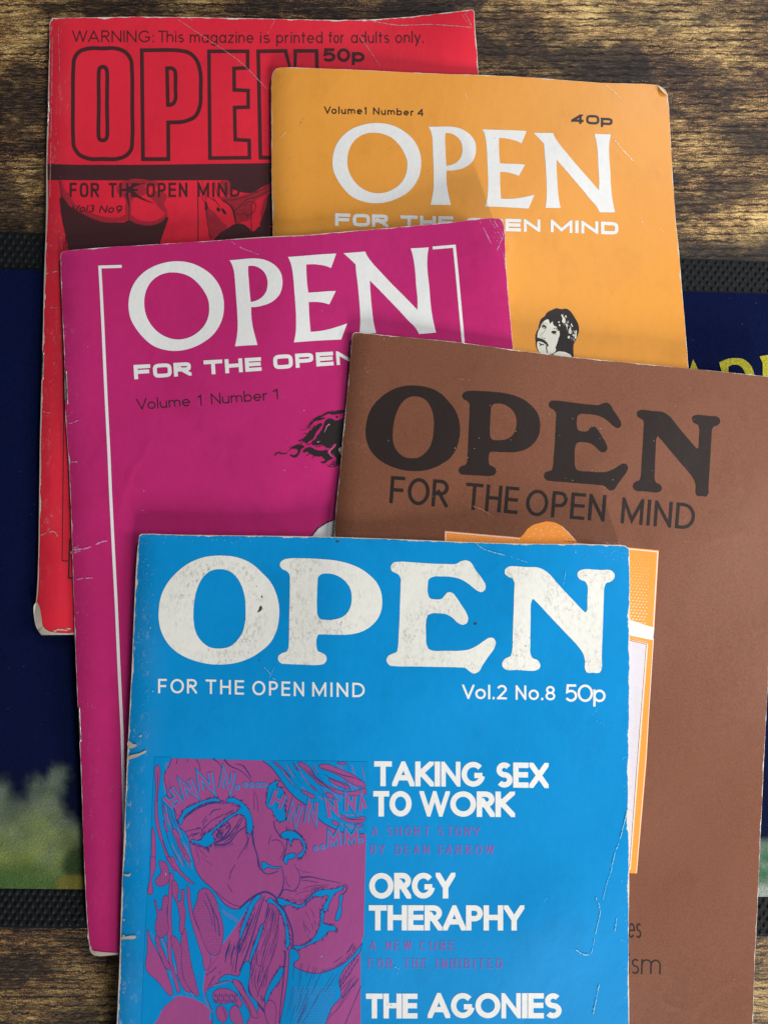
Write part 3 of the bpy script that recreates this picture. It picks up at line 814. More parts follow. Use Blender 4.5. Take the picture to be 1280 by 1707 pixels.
# flared roman (purple cover; also orange)
pO = [(1, Z(205, 430, 7.111, "680,40 820,65 950,125 1060,210 1140,320 1185,440 1200,570 1185,700 1130,830 1050,930 940,1010 810,1070 640,1102 500,1090 360,1040 250,950 160,840 95,720 70,580 80,450 115,340 180,240 270,155 380,95 520,52")),
      (-1, Z(205, 430, 7.111, "600,172 700,185 800,225 890,300 960,390 1010,490 1025,600 1010,710 960,810 880,890 780,945 660,967 550,950 440,895 350,810 290,710 260,600 258,480 285,370 340,280 420,215 510,180"))]
pP = [(1, Z(375, 415, 9.483, "75,180* 200,170 350,155 480,150 600,165 720,210 820,285 885,380 910,490 905,600 870,710 800,795 700,860 580,900 480,918 418,920* 418,1020 430,1160 455,1290 490,1420 515,1518* 340,1527 160,1540* 185,1420 203,1250 200,1080 190,900 175,700 160,500 140,330 110,240")),
      (-1, Z(375, 415, 9.483, "370,270* 420,265 500,280 580,325 640,395 670,480 675,580 650,680 590,760 500,815 410,840* 395,700 380,500 368,350"))]
pE = [(1, Z(470, 410, 9.483, "97,175* 300,160 600,135 858,120* 820,230 775,350* 700,320 600,300 490,290 385,295* 390,450 400,600 418,738* 560,730 700,718 852,712* 800,820 748,925* 660,900 550,885 425,888* 430,1050 440,1200 455,1358* 600,1345 750,1315 900,1270 1030,1225* 985,1350 935,1480* 700,1490 450,1505 190,1525* 215,1400 225,1200 215,950 200,750 180,500 155,330 130,245"))]
pN = [(1, Z(560, 400, 7.111, "90,158* 220,148 345,138* 370,190 420,260 520,370 660,520 800,660 965,830* 965,700 950,550 940,400 928,290 910,190 885,100* 1000,95 1098,88* 1085,170 1080,260 1085,380 1105,560 1120,750 1140,900 1160,1000 1185,1098* 1080,1108 985,1115* 940,1040 860,960 760,850 640,725 510,590 402,482* 405,560 415,700 430,850 445,970 475,1105* 380,1112 278,1120* 288,1000 285,850 270,650 255,500 240,380 232,290* 180,240"))]
sA = lambda pts: zz_(540, 160, 4.923, pts); sB = lambda pts: zz_(780, 170, 4.7407, pts)
gP, _ = fit(zz_(375, 415, 9.483, [(75,180),(160,1540),(515,1518),(910,520),(410,840)]), sA([(858,252),(873,893),(1040,895),(1247,440),(1000,578)]))
gE, _ = fit(zz_(470, 410, 9.483, [(97,175),(858,120),(775,350),(190,1525),(935,1480),(1030,1225)]), sB([(115,215),(460,232),(420,327),(135,828),(475,842),(525,733)]))
gN, _ = fit(zz_(560, 400, 7.111, [(90,158),(345,138),(885,100),(1098,88),(1185,1098),(985,1115),(475,1105),(278,1120)]), sB([(518,237),(668,240),(998,258),(1125,262),(1157,868),(1040,862),(738,848),(602,843)]))
def gO(p):
    a = math.radians(5.5); R = np.array([[math.cos(a), math.sin(a)], [-math.sin(a), math.cos(a)]])
    return (p - np.array([205 + 635 / 7.111, 430 + 571 / 7.111])) @ R * np.array([.93, .898]) + np.array([540 + 433.5 / 4.923, 160 + 552 / 4.923])

def rscratch(pts, w, seed=0, breaks=.25):
    """a ragged scratch along a polyline, broken here and there"""
    r = np.random.default_rng(seed); P = spline([(a, b, False) for a, b in pts], False, 8)
    out = []; i = 0
    # resample finely
    d = np.r_[0, np.cumsum(np.linalg.norm(np.diff(P, axis=0), axis=1))]; n = max(4, int(d[-1] / 2.0))
    s_ = np.linspace(0, d[-1], n); Q = np.c_[np.interp(s_, d, P[:, 0]), np.interp(s_, d, P[:, 1])]
    Q += r.normal(0, w * .22, Q.shape)
    while i < n - 2:
        L = int(r.integers(3, max(4, int(n * .6)))); j_ = min(n, i + L)
        if j_ - i >= 3:
            seg = Q[i:j_]; ww = np.abs(r.normal(w, w * .45, len(seg))) + .15; ww[0] = ww[-1] = .2
            out += stroke(seg, list(ww))
        i = j_ - 1 + (int(r.integers(1, 4)) if r.random() < breaks else 0)
    return out
def chip(cx, cy, r0, seed, sx=1, sy=1):
    r = np.random.default_rng(seed); n = 9
    return (1, np.array([(cx + sx * r0 * r.uniform(.5, 1.15) * math.cos(k * 2 * math.pi / n), cy + sy * r0 * r.uniform(.5, 1.15) * math.sin(k * 2 * math.pi / n)) for k in range(n)]))
def crackle(cx, cy, rx, ry, n, w, seed):
    r = np.random.default_rng(seed); out = []
    for k in range(n):
        x, y = cx + r.normal(0, rx), cy + r.normal(0, ry); a = r.uniform(0, 6.28); L = r.exponential(2.2) + .6; b = r.normal(0, .9)
        if r.random() < .45: out.append(chip(x, y, w * r.uniform(.5, 1.3), int(r.integers(1e6)), r.uniform(.6, 1.8), r.uniform(.5, 1.2))); continue
        out += stroke([(x, y), (x + L * .5 * math.cos(a), y + L * .5 * math.sin(a)), (x + L * math.cos(a + b), y + L * math.sin(a + b))], [.2, w * r.uniform(.6, 1.3), .2])
    return out

# ============================================================ RED magazine
red_left = PX("83.5,38 82,130 80,200 78.5,270 77.5,380 75,450 73,540 70,650 68,720 67,790 66,870 64,960 61,1005 58,1025 63,1048", False, 3)
RED = Mag(np.vstack([PX("88,30 250,28 440,31 604,33 670,29 735,22 787,16", False, 3), PX("790,20 797,123 806,500 816,1060", False, 3), [(600, 1061)], [(124, 1057.5), (70, 1058)], red_left[::-1]]),
          red_left, .0030, lifts=((800, 10, 90, .0045),))
build_mag(RED, "red_magazine", M['red'], "worn red magazine under the others, its black outlined title partly covered",
          staples=[((81.8, 161), (80.2, 216)), ((73.5, 581), (71.5, 639))], jig=0.30, seed=11)
zc = lambda txt, closed=True, n=5: Z(100, 60, 5.818, txt, closed, n)
zd = lambda txt, closed=True, n=5: Z(300, 60, 4.0, txt, closed, n)
sh = stroke(zc("420,122 560,125 640,160 690,230 702,330 705,700 705,1000 690,1110 630,1170 560,1192 420,1194 280,1190 190,1150 142,1080 132,980 130,700 135,300 145,220 190,155 270,125"), 6.3, True)
sh2 = stroke(zc("420,300 450,315 460,345 460,660 460,980 445,1005 418,1013 392,1005 380,980 381,660 382,345 392,312"), 6.3, True)
shP = stroke(PX("237,84* 300,84.5 315,88 328,100 334,118 335,150 333,180 326,194 310,202 281,204.5* 281.3,265.5* 239,265.5* 238,170"), 6.2, True)
shP2 = stroke(PX("279,114* 287,114 292,118 293,125 293,150 293,165 290,172 285,175 280.5,175*"), 6.0, True)
shE = stroke(zd("195,103* 453,103* 453,213* 362,217* 364,360* 456,365* 457,475* 366,478* 370,692* 463,697* 465,812* 202,815*"), 5.8, True)
shN = stroke(zd("523,103* 706,100* 765,330* 770,100* 912,100* 925,812* 800,812* 670,400* 672,812* 538,812*"), 6.0, True)
for a in (sh + sh2, shP + shP2, shE, shN): decal(RED, "title_letter", a, M['black_red'], 2)
W_ = []
uw = (0, -19.5)
for tx, a, b in (("WARNING:", (121, 70.3), (257, 70.8)), ("This", (264.5, 70.8), (307, 71)), ("magazine", (317, 71.5), (423, 72)), ("is", (434, 72), (450, 72)), ("printed", (461, 72), (538, 72.2)), ("for", (548, 72.2), (574, 72)), ("adults", (585, 72), (649, 72)), ("only.", (659, 72), (706, 71.5))):
    W_ += word(tx, a, b, uw, w=.105, gap=.17, xh=.66)
decal(RED, "warning_line", W_, M['black_red'], 2)
decal(RED, "price", word("50p", (539, 103), (608, 103.5), (0, -22.5), w=.22, gap=.10, xh=.66), M['black_red'], 2)
decal(RED, "black_band", [(1, PX("78.5,273.5* 130,275* 250,275* 453,272* 800,270* 801,298* 453,300* 250,301* 130,300.5* 78,300*"))], M['black_red'], 1, cell=5)
cn = dict(w=.145, gap=.22, e=3.2, wscale=.78, widths={'O': .62, 'N': .62, 'M': .8, 'D': .62})
W_ = []
for tx, a, b in (("FOR", (117, 328.5), (166, 329)), ("THE", (182, 329), (231, 329)), ("OPEN", (245, 329), (313, 328.5)), ("MIND", (330, 328.3), (400, 328))):
    W_ += word(tx, a, b, (0, -23.5), **cn)
decal(RED, "tagline", W_, M['black_red'], 4)
W_ = []
for tx, a, b in (("Vol", (119, 354), (146, 354)), ("3", (148, 354), (157, 354)), ("No", (166, 355), (190, 355)), ("9", (193, 355), (203, 355))):
    W_ += word(tx, a, b, (0, -12), w=.15, gap=.15, slant=.22)
decal(RED, "issue_number", W_, M['black_red'], 4)
ze = lambda t_, c=True: Z(80, 260, 6.4, t_, c); zf = lambda t_, c=True: Z(270, 260, 6.4, t_, c)
dark = [(1, ze("150,440 220,520 340,600 480,670 600,705 720,710 830,705 860,685 940,720 1060,742 1160,730 1230,690 1275,650 1290,660* 1195,940* 1180,1010* 230,1060* 205,900 160,700 140,560")),
        (1, zf("700,255* 735,290 740,340 800,370 900,395 980,390 1060,340 1180,285* 1180,255*")),
        (1, zf("530,925* 600,840 700,775 790,725 860,725 930,770 975,805 1030,760 1080,735 1180,770* 1180,925*")),
        (1, zf("1140,410 1180,390* 1180,740* 1050,740 1070,660 1110,560")),
        (1, zf("595,550 625,570 612,595 585,570")), (1, zf("640,560 690,610 685,625 645,590")), (1, zf("465,490 490,530 470,580 462,530"))]
dark += stroke(zf("385,265 388,500 390,915", False), 1.3) + stroke(zf("470,430 480,600 500,780 530,905", False), .8) + stroke(zf("640,470 740,540 780,650 790,720", False), [1, 2.5, 2.5, 1]) + stroke(zf("960,500 955,700 960,800", False), .8)
dark += stroke(ze("800,360 880,370 960,430 1060,480 1130,505", False), [2, 7, 4, 2, .6]) + stroke(ze("840,400 860,480 870,560 865,690", False), [5, 3, 1.4, 1]) + stroke(ze("860,350 950,310 1040,290", False), [6, 3, .8]) + stroke(ze("195,860 200,1000", False), 1.2)
dark += stroke(ze("120,270 145,360 150,440", False), 1.0)
dark += stroke(zf("640,470 760,470 880,440 1000,395 1165,310", False), 1.0) + stroke(zf("760,600 830,540 900,470 1000,440 1165,360", False), 1.2) + stroke(zf("880,530 930,490 990,500 980,600 900,640", False), .9) + stroke(zf("780,600 830,625 900,620 920,680", False), .9)
for a, b in (((420, 430), (500, 560)), ((480, 430), (570, 480)), ((540, 430), (620, 540)), ((600, 430), (740, 530)), ((430, 270), (470, 420)), ((560, 270), (600, 430)), ((640, 270), (700, 360))):
    dark += stroke([(270 + a[0] / 6.4, 260 + a[1] / 6.4), (270 + b[0] / 6.4, 260 + b[1] / 6.4)], [.4, 1.0])
mid = [(1, ze("128,265* 150,265* 200,400 260,520 240,520 150,430")), (1, zf("620,450 830,430 1000,380 1180,290* 1180,380* 1060,440 980,500 960,640 920,690 860,700 790,720 780,640 740,520 660,480")),
       (1, ze("760,300 1000,300 1060,380 900,470 890,600 850,680 830,600 830,460 740,380")), (1, zf("1120,420 1180,380* 1180,700* 1090,700 1060,660"))]
mid += [(1, ze("200,400 300,520 420,590 600,650 760,660 840,640 840,690* 700,702 560,690 420,640 300,570 220,500")), (1, ze("880,640 960,680 1060,700 1160,690 1240,640 1270,600 1275,640 1220,700 1130,736 1050,742 950,722 880,690")), (1, ze("860,270 1100,265 1180,300 1120,330 1000,310 900,330")), (1, ze("1100,420 1200,380 1270,420 1240,520 1270,600 1200,560 1150,500")), (1, zf("490,560 560,600 640,700 700,760 600,830 530,880 500,740")), (1, zf("640,265 720,270 760,380 700,420 640,380"))]
decal(RED, "cover_photograph", mid, M['mid_red'], 2); decal(RED, "cover_photograph", dark, M['black_red'], 3)
ln = stroke([(107.5, 402), (107, 600), (106.6, 740), (104.5, 935), (114, 935.5)], 1.3) + stroke([(117, 899), (115.2, 963.5), (121, 964)], 2.6)
decal(RED, "frame_line", ln, M['black_red'], 2)
sc = rscratch([(296, 32), (320, 48), (350, 68), (400, 103), (445, 148)], .7, 3) + rscratch([(318, 31), (323, 38)], .9, 4) + rscratch([(605, 32), (660, 42), (720, 41), (788, 46)], 1.1, 5) + rscratch([(775, 22), (786, 44)], 1.2, 6) + rscratch([(770, 24), (780, 42)], .8, 7)
sc += rscratch([(600, 60), (620, 90), (634, 112)], .6, 8) + rscratch([(458, 34), (446, 56)], .6, 9) + rscratch([(88, 60), (87, 160), (85, 270), (84, 330)], .9, 10, .8) + rscratch([(98, 45), (100, 120)], .5, 12, .8)
sc += rscratch([(74.5, 456.5), (85, 455), (97, 452)], 1.8, 13) + rscratch([(71, 686), (80, 688), (90, 688.5)], 1.0, 14) + rscratch([(68, 893), (78, 888), (92, 887), (97, 895)], 1.5, 15) + crackle(92, 200, 5, 60, 26, .7, 16) + crackle(90, 600, 4, 40, 12, .7, 17)
decal(RED, "scuff_marks", sc, M['worn_soft'], 5)
tear = [(1, PX("58,1008 62,1004 66,1010 70,1030 73,1045 82,1052 98,1055* 124,1056* 124,1058* 70,1058.6* 62,1047 58,1030"))]
r9 = np.random.default_rng(5)
lp = red_left[2:-3]; tear += [(1, np.vstack([lp + np.array([-.3, 0]), (lp + np.c_[np.abs(r9.normal(1.7, .8, len(lp))), np.zeros(len(lp))])[::-1]]))]
tear += [chip(92 + k * 6, 1052 - abs(r9.normal(0, 2.0)), 2.2, 40 + k, 1.8, .7) for k in range(5)]
decal(RED, "worn_edge", tear, M['worn'], 5)

# ============================================================ ORANGE magazine
or_left = PX("455.5,120 453,131 452.8,200 453,280 454,340 455,400 458,700 462,1140", False, 3)
ORA = Mag(np.vstack([PX("460,114.5 467,112.5 571,115.5 709,122 860,127.5 1000,138 1097,142.5 1108,150 1112,158 1118,251 1125,359 1131,420 1139,518 1147,613 1166,1158", False, 3), [(800, 1150)], or_left[::-1]]),
          or_left, .0026)
build_mag(ORA, "orange_magazine", M['orange'], "orange magazine with white title and small drawn head of a man with a moustache", jig=0.18, seed=12)
for g_ in (ap(gO, pO), ap(gP, pP), ap(gE, pE), ap(gN, pN)): decal(ORA, "title_letter", g_, M['white_clean'], 2)
mg = dict(w=.27, gap=.20, e=4.2, xh=.72, wscale=1.35, widths={'O': .86, 'D': .82, 'R': .80, 'P': .78, 'E': .74, 'F': .74, 'N': .82, 'M': 1.1, 'H': .82, 'T': .88})
W_ = []
for tx, a, b in (("FOR", (558.5, 376.5), (647, 379)), ("THE", (667.5, 380), (755, 382)), ("OPEN", (777, 384), (900.5, 387)), ("MIND", (917, 387), (1030, 391.5))):
    W_ += word(tx, a, b, (0, -21), **mg)
decal(ORA, "tagline", W_, M['white_clean'], 2)
W_ = word("Volume1", (540.5, 189.8), (611, 191), (0, -12.4), w=.16, gap=.24, xh=.64) + word("Number", (622, 191.3), (690, 193.2), (0, -12), w=.16, gap=.24, xh=.64) + word("4", (696, 193.3), (706.5, 193.6), (0, -11.5), w=.17)
decal(ORA, "issue_number", W_, M['black'], 2)
decal(ORA, "price", word("40p", (952, 206), (1020.5, 209), (0, -15.6), w=.25, gap=.14, e=3.4, xh=.68, widths={'0': 1.0, '4': 1.0, 'p': .86}), M['black'], 2)
zm = lambda t_, c=True: Z(870, 500, 10.667, t_, c)
decal(ORA, "drawn_head", [(1, zm("600,150 700,165 790,160 850,195 900,260 950,340 995,430 1010,520 990,620 950,720 915,790 910,870 915,1010* 840,1040* 560,1040* 330,960 310,935 270,890 245,820 240,740 235,640 255,570 290,500 305,430 330,350 400,290 450,220 530,180"))], M['black'], 2)
decal(ORA, "drawn_face", [(1, zm("455,345 490,430* 540,380* 565,460 610,480 620,520 660,560 665,620 640,700 610,800 590,850 600,890 555,945 430,965* 330,960* 290,900 265,830 265,760 270,690 270,620 290,550 320,490 350,420 400,370")), (1, zm("560,965 620,925 720,920 800,945 870,990 870,1060* 530,1060*"))], M['cream'], 3)
hl = [(1, zm(x)) for x in ("700,260 730,300 760,340 750,410 715,400 715,330", "830,570 850,500 870,540 862,600 835,600", "955,540 965,600 940,690 945,600", "640,390 660,380 662,405 645,410", "760,275 790,300 785,315 765,300", "780,430 800,450 795,485 780,460", "655,430 675,440 665,470", "870,420 890,450 900,480 880,470", "810,650 840,640 830,690", "895,620 925,610 920,650")]
r4 = np.random.default_rng(4)
for k in range(34):
    a_ = r4.uniform(.0, 1.0); x = 700 + 230 * a_ + r4.normal(0, 18); y = 300 + 330 * a_ + r4.normal(0, 50)
    hl += stroke(zm("%f,%f %f,%f %f,%f" % (x, y, x + 10 + 12 * a_, y + 22, x + 8 + 8 * a_, y + 46 + r4.uniform(0, 30)), False), [.1, .45, .1])
decal(ORA, "hair_highlight", hl, M['cream'], 3)
ft = [(1, zm("262,680 330,685 400,720 450,770 458,830 425,800 370,760 300,738 258,745")), (1, zm("300,770 345,785 390,800 345,805 310,822 320,795")), (1, zm("515,572 560,548 608,570 590,600 550,600")), (1, zm("372,440 400,448 420,475 405,492 380,482 366,460"))]
ft += stroke(zm("435,800 432,860 445,945", False), [1.6, 1.9, 1.7]) + stroke(zm("420,520 380,580 325,640 350,670 390,690", False), .5) + stroke(zm("342,470 375,500 410,512 435,480", False), .6) + stroke(zm("350,440 385,410 435,425 440,450", False), .5) + stroke(zm("555,510 600,505 620,545 650,530", False), .8) + stroke(zm("515,575 560,608 610,620", False), .5) + [chip(870 + 400 / 10.667, 500 + 688 / 10.667, 1.1, 3)]
decal(ORA, "face_lines", ft, M['black'], 4)
decal(ORA, "eye_colour", [(1, zm("352,455 372,445 385,470 370,490")), (1, zm("400,490 425,470 428,490 405,505"))], M['eye_brown'], 5)
sc = rscratch([(1008, 141), (1025, 155), (1037, 168)], .9, 21) + rscratch([(1020, 228), (1035, 248), (1047, 260), (1055, 270)], 1.2, 22) + rscratch([(1068, 368), (1074, 380)], .8, 23) + rscratch([(1098, 382), (1112, 391)], .7, 24) + rscratch([(775, 155), (779, 168)], 1.3, 25) + rscratch([(465, 232), (478, 218)], .6, 26) + crackle(1060, 200, 25, 30, 10, .5, 27)
decal(ORA, "scuff_marks", sc, M['worn_orange'], 4)
# turned-down corner
cv, _ = ORA.pos(np.array([(1096, 142.5), (1112.5, 160), (1098.5, 152), (1103.5, 157.5)])); cv[:, 2] += (.0003, .0003, .0011, .0011)
mesh_obj("folded_corner", cv, [(0, 2, 3, 1)], M['white_text'], ORA.root)
decal(ORA, "dirt_specks", [chip(x, y, r, 50 + i) for i, (x, y, r) in enumerate(((502, 205, 1.8), (506, 198, 1.1), (500, 210, 1), (483, 264, .9), (652, 245, .8), (714, 285, 1.2), (1043, 502, .9), (826, 215, 1.1), (1020, 490, .8), (547, 327, .9), (480, 318, 1.0), (825, 230, .8)))], M['stain_orange'], 3)

# ============================================================ PURPLE magazine
pu_left = PX("101.5,426 103,481 107.8,591 110.6,708 115,763 119.5,869 122,951 125.4,1056 129,1150 134.8,1267 138.3,1361 143,1485 146.5,1544 150,1582", False, 3)
PUR = Mag(np.vstack([PX("103,421 108,418.5 180,412 265,407 345,402 427,395.5 517,391.5 560,387.5 650,380 747,371 822,363.5 834,365.5 839.5,377 843,438 849,516 855,582 876,1100 896,1535", False, 3), [(500, 1566)], [(199, 1589), (158, 1591)], pu_left[::-1]]),
          pu_left, .0024, lifts=((850, 350, 170, .0055),))
build_mag(PUR, "magenta_magazine", M['magenta'], "magenta magazine with white title between thin corner brackets",
          staples=[((110.5, 612), (113.3, 680)), ((132.2, 1173), (135.2, 1242))], jig=0.21, seed=13)
for g_ in (pO, pP, pE, pN): decal(PUR, "title_letter", g_, M['white_clean'], 2)
W_ = []
for tx, a, b in (("FOR", (224.5, 632.5), (320, 626)), ("THE", (341, 625), (436.5, 618)), ("OPEN", (456.5, 616), (592, 606.5)), ("MIND", (610, 605), (729, 596))):
    W_ += word(tx, a, b, (-1.5, -24), (-1.5, -22.5), **mg)
decal(PUR, "tagline", W_, M['white_clean'], 2)
W_ = word("Volume", (229, 683.5), (318, 677), (-1.5, -18.5), w=.095, gap=.14, xh=.62) + word("1", (329, 676.5), (337, 676), (-1, -17.8), w=.11) + word("Number", (353, 674.5), (447, 667.5), (-1.5, -18.5), w=.095, gap=.14, xh=.62) + word("1", (454, 666.5), (464, 665.7), (-1, -17.5), w=.11)
decal(PUR, "issue_number", W_, M['black'], 2)
br = stroke([(203.4, 444.1), (167, 445.2), (169, 480), (172.2, 544), (177.4, 661), (182.4, 760), (184.8, 820), (189, 904), (194.5, 1010), (198.8, 1110), (204.2, 1220), (207.5, 1361), (210, 1500)], 5.0) + stroke([(721, 413.5), (757, 410.5), (761, 450), (766, 505), (772, 572), (778, 640)], 5.0)
decal(PUR, "corner_bracket", br, M['white_clean'], 2)
zh = lambda t_, c=True: Z(450, 670, 9.143, t_, c)
hair = [(1, zh(x)) for x in (
 "1150,225* 1050,278 1000,285 930,250 850,285 820,350 800,410 760,470 720,540 640,650 720,665 800,655 870,700 930,700 970,650 1005,640 960,700 915,745 960,800 1010,860 1005,950 1070,945* 1200,900* 1200,400* 1200,220*",
 "470,435 560,405 620,335 680,260 760,210 820,212 780,240 840,240 760,280 700,290 650,330 600,390 520,425",
 "800,215 860,160 930,145 985,170 970,195 900,180 850,200", "975,185 1010,140 1070,125 1140,140 1100,175 1040,185",
 "440,600 520,550 580,480 660,410 720,350 795,330 760,400 710,460 660,560 600,600 545,635 530,600 550,575 500,585",
 "75,820 120,765 180,775 230,785 290,740 350,680 420,655 500,660 520,680 480,720 450,790 400,845 340,840 310,800 350,812 400,800 430,750 400,715 340,715 280,755 240,797 180,797 120,785",
 "510,770 560,700 620,690 700,730 800,745 880,740 870,790 800,830 740,835 660,815 610,790 580,760",
 "800,850 870,790 900,780 960,860 900,890 860,920 830,940 780,910 830,912 840,880", "1000,225 1040,215 1030,245 1010,240")]
hair += stroke(zh("875,955 910,985 960,990 1010,970 1030,940", False), [.4, 1.3, 1.5, 1.3]) + stroke(zh("920,940 960,960 1000,955", False), [.4, 1.2, 1.0]) + stroke(zh("560,655 620,640", False), 1.1) + stroke(zh("690,685 760,680 820,660", False), [.5, 1.2, .4]) + [chip(483.5, 745.5, .9, 4), chip(487, 744, .6, 5)]
r3 = np.random.default_rng(33)
for x0, y0, dx, dy in ((640, 300, -90, 90), (700, 240, -110, 110), (760, 215, -140, 90), (620, 430, -120, 80), (560, 560, -110, 60), (540, 600, -90, 40), (460, 660, -110, 60), (440, 790, -70, 60), (600, 780, -60, 50), (700, 825, -70, 30), (830, 900, -60, 40), (960, 960, -90, 10), (860, 165, -90, 60), (1000, 150, -60, -20), (520, 700, -90, 20), (680, 350, -80, 80), (1050, 940, -40, 50), (980, 900, -40, 60), (740, 500, -60, 90), (660, 590, -60, 70)):
    k = r3.uniform(.3, .6); c = r3.normal(0, 18)
    hair += stroke(zh("%f,%f %f,%f %f,%f %f,%f" % (x0, y0, x0 + dx * .35, y0 + dy * k + c, x0 + dx * .7, y0 + dy * (k + .2) - c, x0 + dx, y0 + dy), False), [1.6, 1.2, .7, .15])
decal(PUR, "drawn_hair", hair, M['black'], 2)
decal(PUR, "hair_gap", stroke(zh("910,340 870,370 850,420 830,465", False), [2.2, 1.4, .9, .6]) + stroke(zh("1005,640 985,680 930,730 905,760 920,810 955,835", False), [.8, 1.3, .8]) + [(1, zh("720,610 740,600 745,615 725,618"))], M['magenta_flat'] if 'magenta_flat' in M else M['worn_pink'], 3)
decal(PUR, "drawn_face", [(1, zh("1050,720 1085,690 1110,700* 1110,760* 1080,800 1060,760"))], M['cream'], 4)
decal(PUR, "drawn_shape", [(1, PX("518,897* 530,881 545,871.5 562,865 600,860* 600,940* 518,940*"))], M['white_clean'], 2)
decal(PUR, "shape_outline", stroke([(514, 899), (518, 896), (530, 880.5), (545, 871), (562, 864), (600, 859)], 2.0), M['black'], 3)
sc = rscratch([(113, 706), (121, 705), (128, 702), (138, 700)], 1.4, 31) + rscratch([(116, 770.5), (121, 770.3), (139, 769)], 1.4, 32, .1) + rscratch([(121, 916), (130, 916), (145, 914), (158, 909), (168, 904), (180, 901)], 2.0, 33, .1) + crackle(127, 917, 3.5, 4.5, 22, 1.2, 34) + rscratch([(128, 966), (140, 964), (158, 964)], 1.4, 35) + rscratch([(127, 1022), (134, 1020)], 1.3, 36)
sc += rscratch([(385, 402), (400, 412), (420, 420), (432, 425)], .9, 37) + crackle(150, 1180, 8, 14, 12, .7, 38) + crackle(183, 1314, 8, 4, 8, .7, 39) + rscratch([(113, 694), (120, 692)], .9, 40)
sc += [chip(450 + x / 9.143, 670 + y / 9.143, r, 60 + i, 1.7, .8) for i, (x, y, r) in enumerate(((520, 132, 1.2), (225, 1040, 1.0), (545, 995, .8), (1040, 1000, 1.0), (760, 600, .6)))] + [chip(151, 1359, 1.0, 9), chip(182, 467, .8, 8), chip(474, 662, .7, 7), chip(174, 857, .6, 6), chip(174, 1404, .9, 5), chip(185, 718, .7, 5), chip(537, 518, 1.0, 3), chip(147, 578, 1.0, 3, .6, 1.6)]
sc += [(1, PX("839,366 845,370 842,378 838,392 835,380"))][:0] + rscratch([(799, 368), (808, 385), (816, 402), (822, 412)], 1.3, 41, .7) + rscratch([(822, 366), (830, 380), (838, 392), (833, 405), (828, 418)], 1.4, 42, .4) + rscratch([(815, 366), (828, 384), (838, 400)], .8, 43) + rscratch([(838, 420), (841, 445)], .8, 45) + crackle(832, 384, 6, 14, 24, .7, 44)
decal(PUR, "scuff_marks", sc, M['worn_pink'], 5)
btm = PX("150,1578 152,1576 154,1583 165,1586 180,1587.5 190,1588 199,1589.3* 199,1591* 158,1592.5 151,1586", n=3)
decal(PUR, "worn_edge", [(1, btm), chip(147.5, 1560, 1.3, 3, .5, 6)] + stroke([(391, 399.5), (412, 397.6), (430, 396.6), (455, 394.9), (470, 394.2), (490, 393.4), (510, 392.3)], [.3, 1.4, .8, 1.8, 1.2, .3]) + [], M['worn'], 5)

# ============================================================ BROWN magazine
br_left = PX("586.6,563 582,625 577.5,670 570.5,740 565.7,796 561,840 556.8,896 545,1100 520,1450 500,1730", False, 3)
BRO = Mag(np.vstack([PX("588,557 592,554.5 654,560 779,572.5 857,583.4 960,596 1024,602.5 1145,614 1280,628 1296,631 1294,660 1289,900 1280,1130 1276,1201 1270,1325 1265.8,1417 1262,1509 1258,1587 1254,1707 1250,1800", False, 3), [(900, 1768)], br_left[::-1]]),
          br_left, .0028)
build_mag(BRO, "brown_magazine", M['brown'], "brown magazine with thick black title and an orange framed picture half under the blue one", jig=0.21, seed=14)
for g_ in (ap(fO, bO), ap(fP, bP), ap(fE, bE), ap(fN, bN)): decal(BRO, "title_letter", g_, M['brown_black'], 2)
W_ = []
hb = dict(w=.125, gap=.15, widths={'O': .78, 'R': .55, 'D': .62, 'F': .46, 'E': .46, 'N': .56, 'M': .72, 'H': .56, 'P': .5})
for tx, a, b, u in (("FOR", (649, 838.5), (746, 846), (3.2, -45)), ("THE", (774, 849), (862, 857), (3.6, -44.5)), ("OPEN", (875, 859), (1007, 869.5), (3.6, -44)), ("MIND", (1034, 872), (1156, 883.5), (3.4, -43))):
    W_ += word(tx, a, b, u, **hb)
decal(BRO, "tagline", W_, M['brown_black'], 2)
W_ = word("es", (1046, 1563), (1068, 1564), (1, -34), w=.066, xh=.70, gap=.12) + word("ism", (1046, 1623), (1100.5, 1625.5), (1, -35), w=.066, xh=.70, gap=.12, widths={'m': 1.05, 's': .36})
decal(BRO, "cover_text", W_, M['brown_black'], 2)
decal(BRO, "picture_frame", [(1, PX("741,885* 900,899* 1097.5,917.5* 1090,1046* 1088,1064* 1077,1270* 1061,1456* 1000,1452* 760,1430* 735,1100*")), (1, PX("862,900* 870,893 881,880 890,874.5 899,872 909,869.5 919,870 929,873 937,878 949,890 962,903*"))], M['orange_ill'], 2)
wl = stroke([(742.5, 920), (743, 887), (866, 897.8)], 1.9) + stroke([(955, 906), (1095.5, 919.8), (1088.3, 1046)], 1.9) + stroke([(1088.5, 1064), (1076, 1262), (1060, 1455)], 1.2)
wl += stroke([(936, 878), (948, 889), (957, 900)], 1.0)
decal(BRO, "frame_line", wl, M['pink_white'], 3)
decal(BRO, "pale_panel", [(1, PX("1040,1064* 1079.5,1073.5* 1065,1262* 1050.5,1449.5* 1030,1447*"))], M['pink_white'], 3)
decal(BRO, "pale_panel", [(1, PX("1036,1066* 1075,1074* 1061.5,1262* 1047.5,1446* 1026,1444*"))], M['lilac'], 4)
decal(BRO, "panel_line", stroke([(1045, 1066.5), (1076.5, 1074.3), (1062, 1262), (1048.5, 1446)], .8), M['eye_brown'], 5)
decal(BRO, "white_stripe", [(1, PX("1040,1030* 1052,1034 1072,1041 1090,1046.5* 1087.5,1067* 1068,1063 1040,1057*"))], M['white_clean'], 4)
dots = []
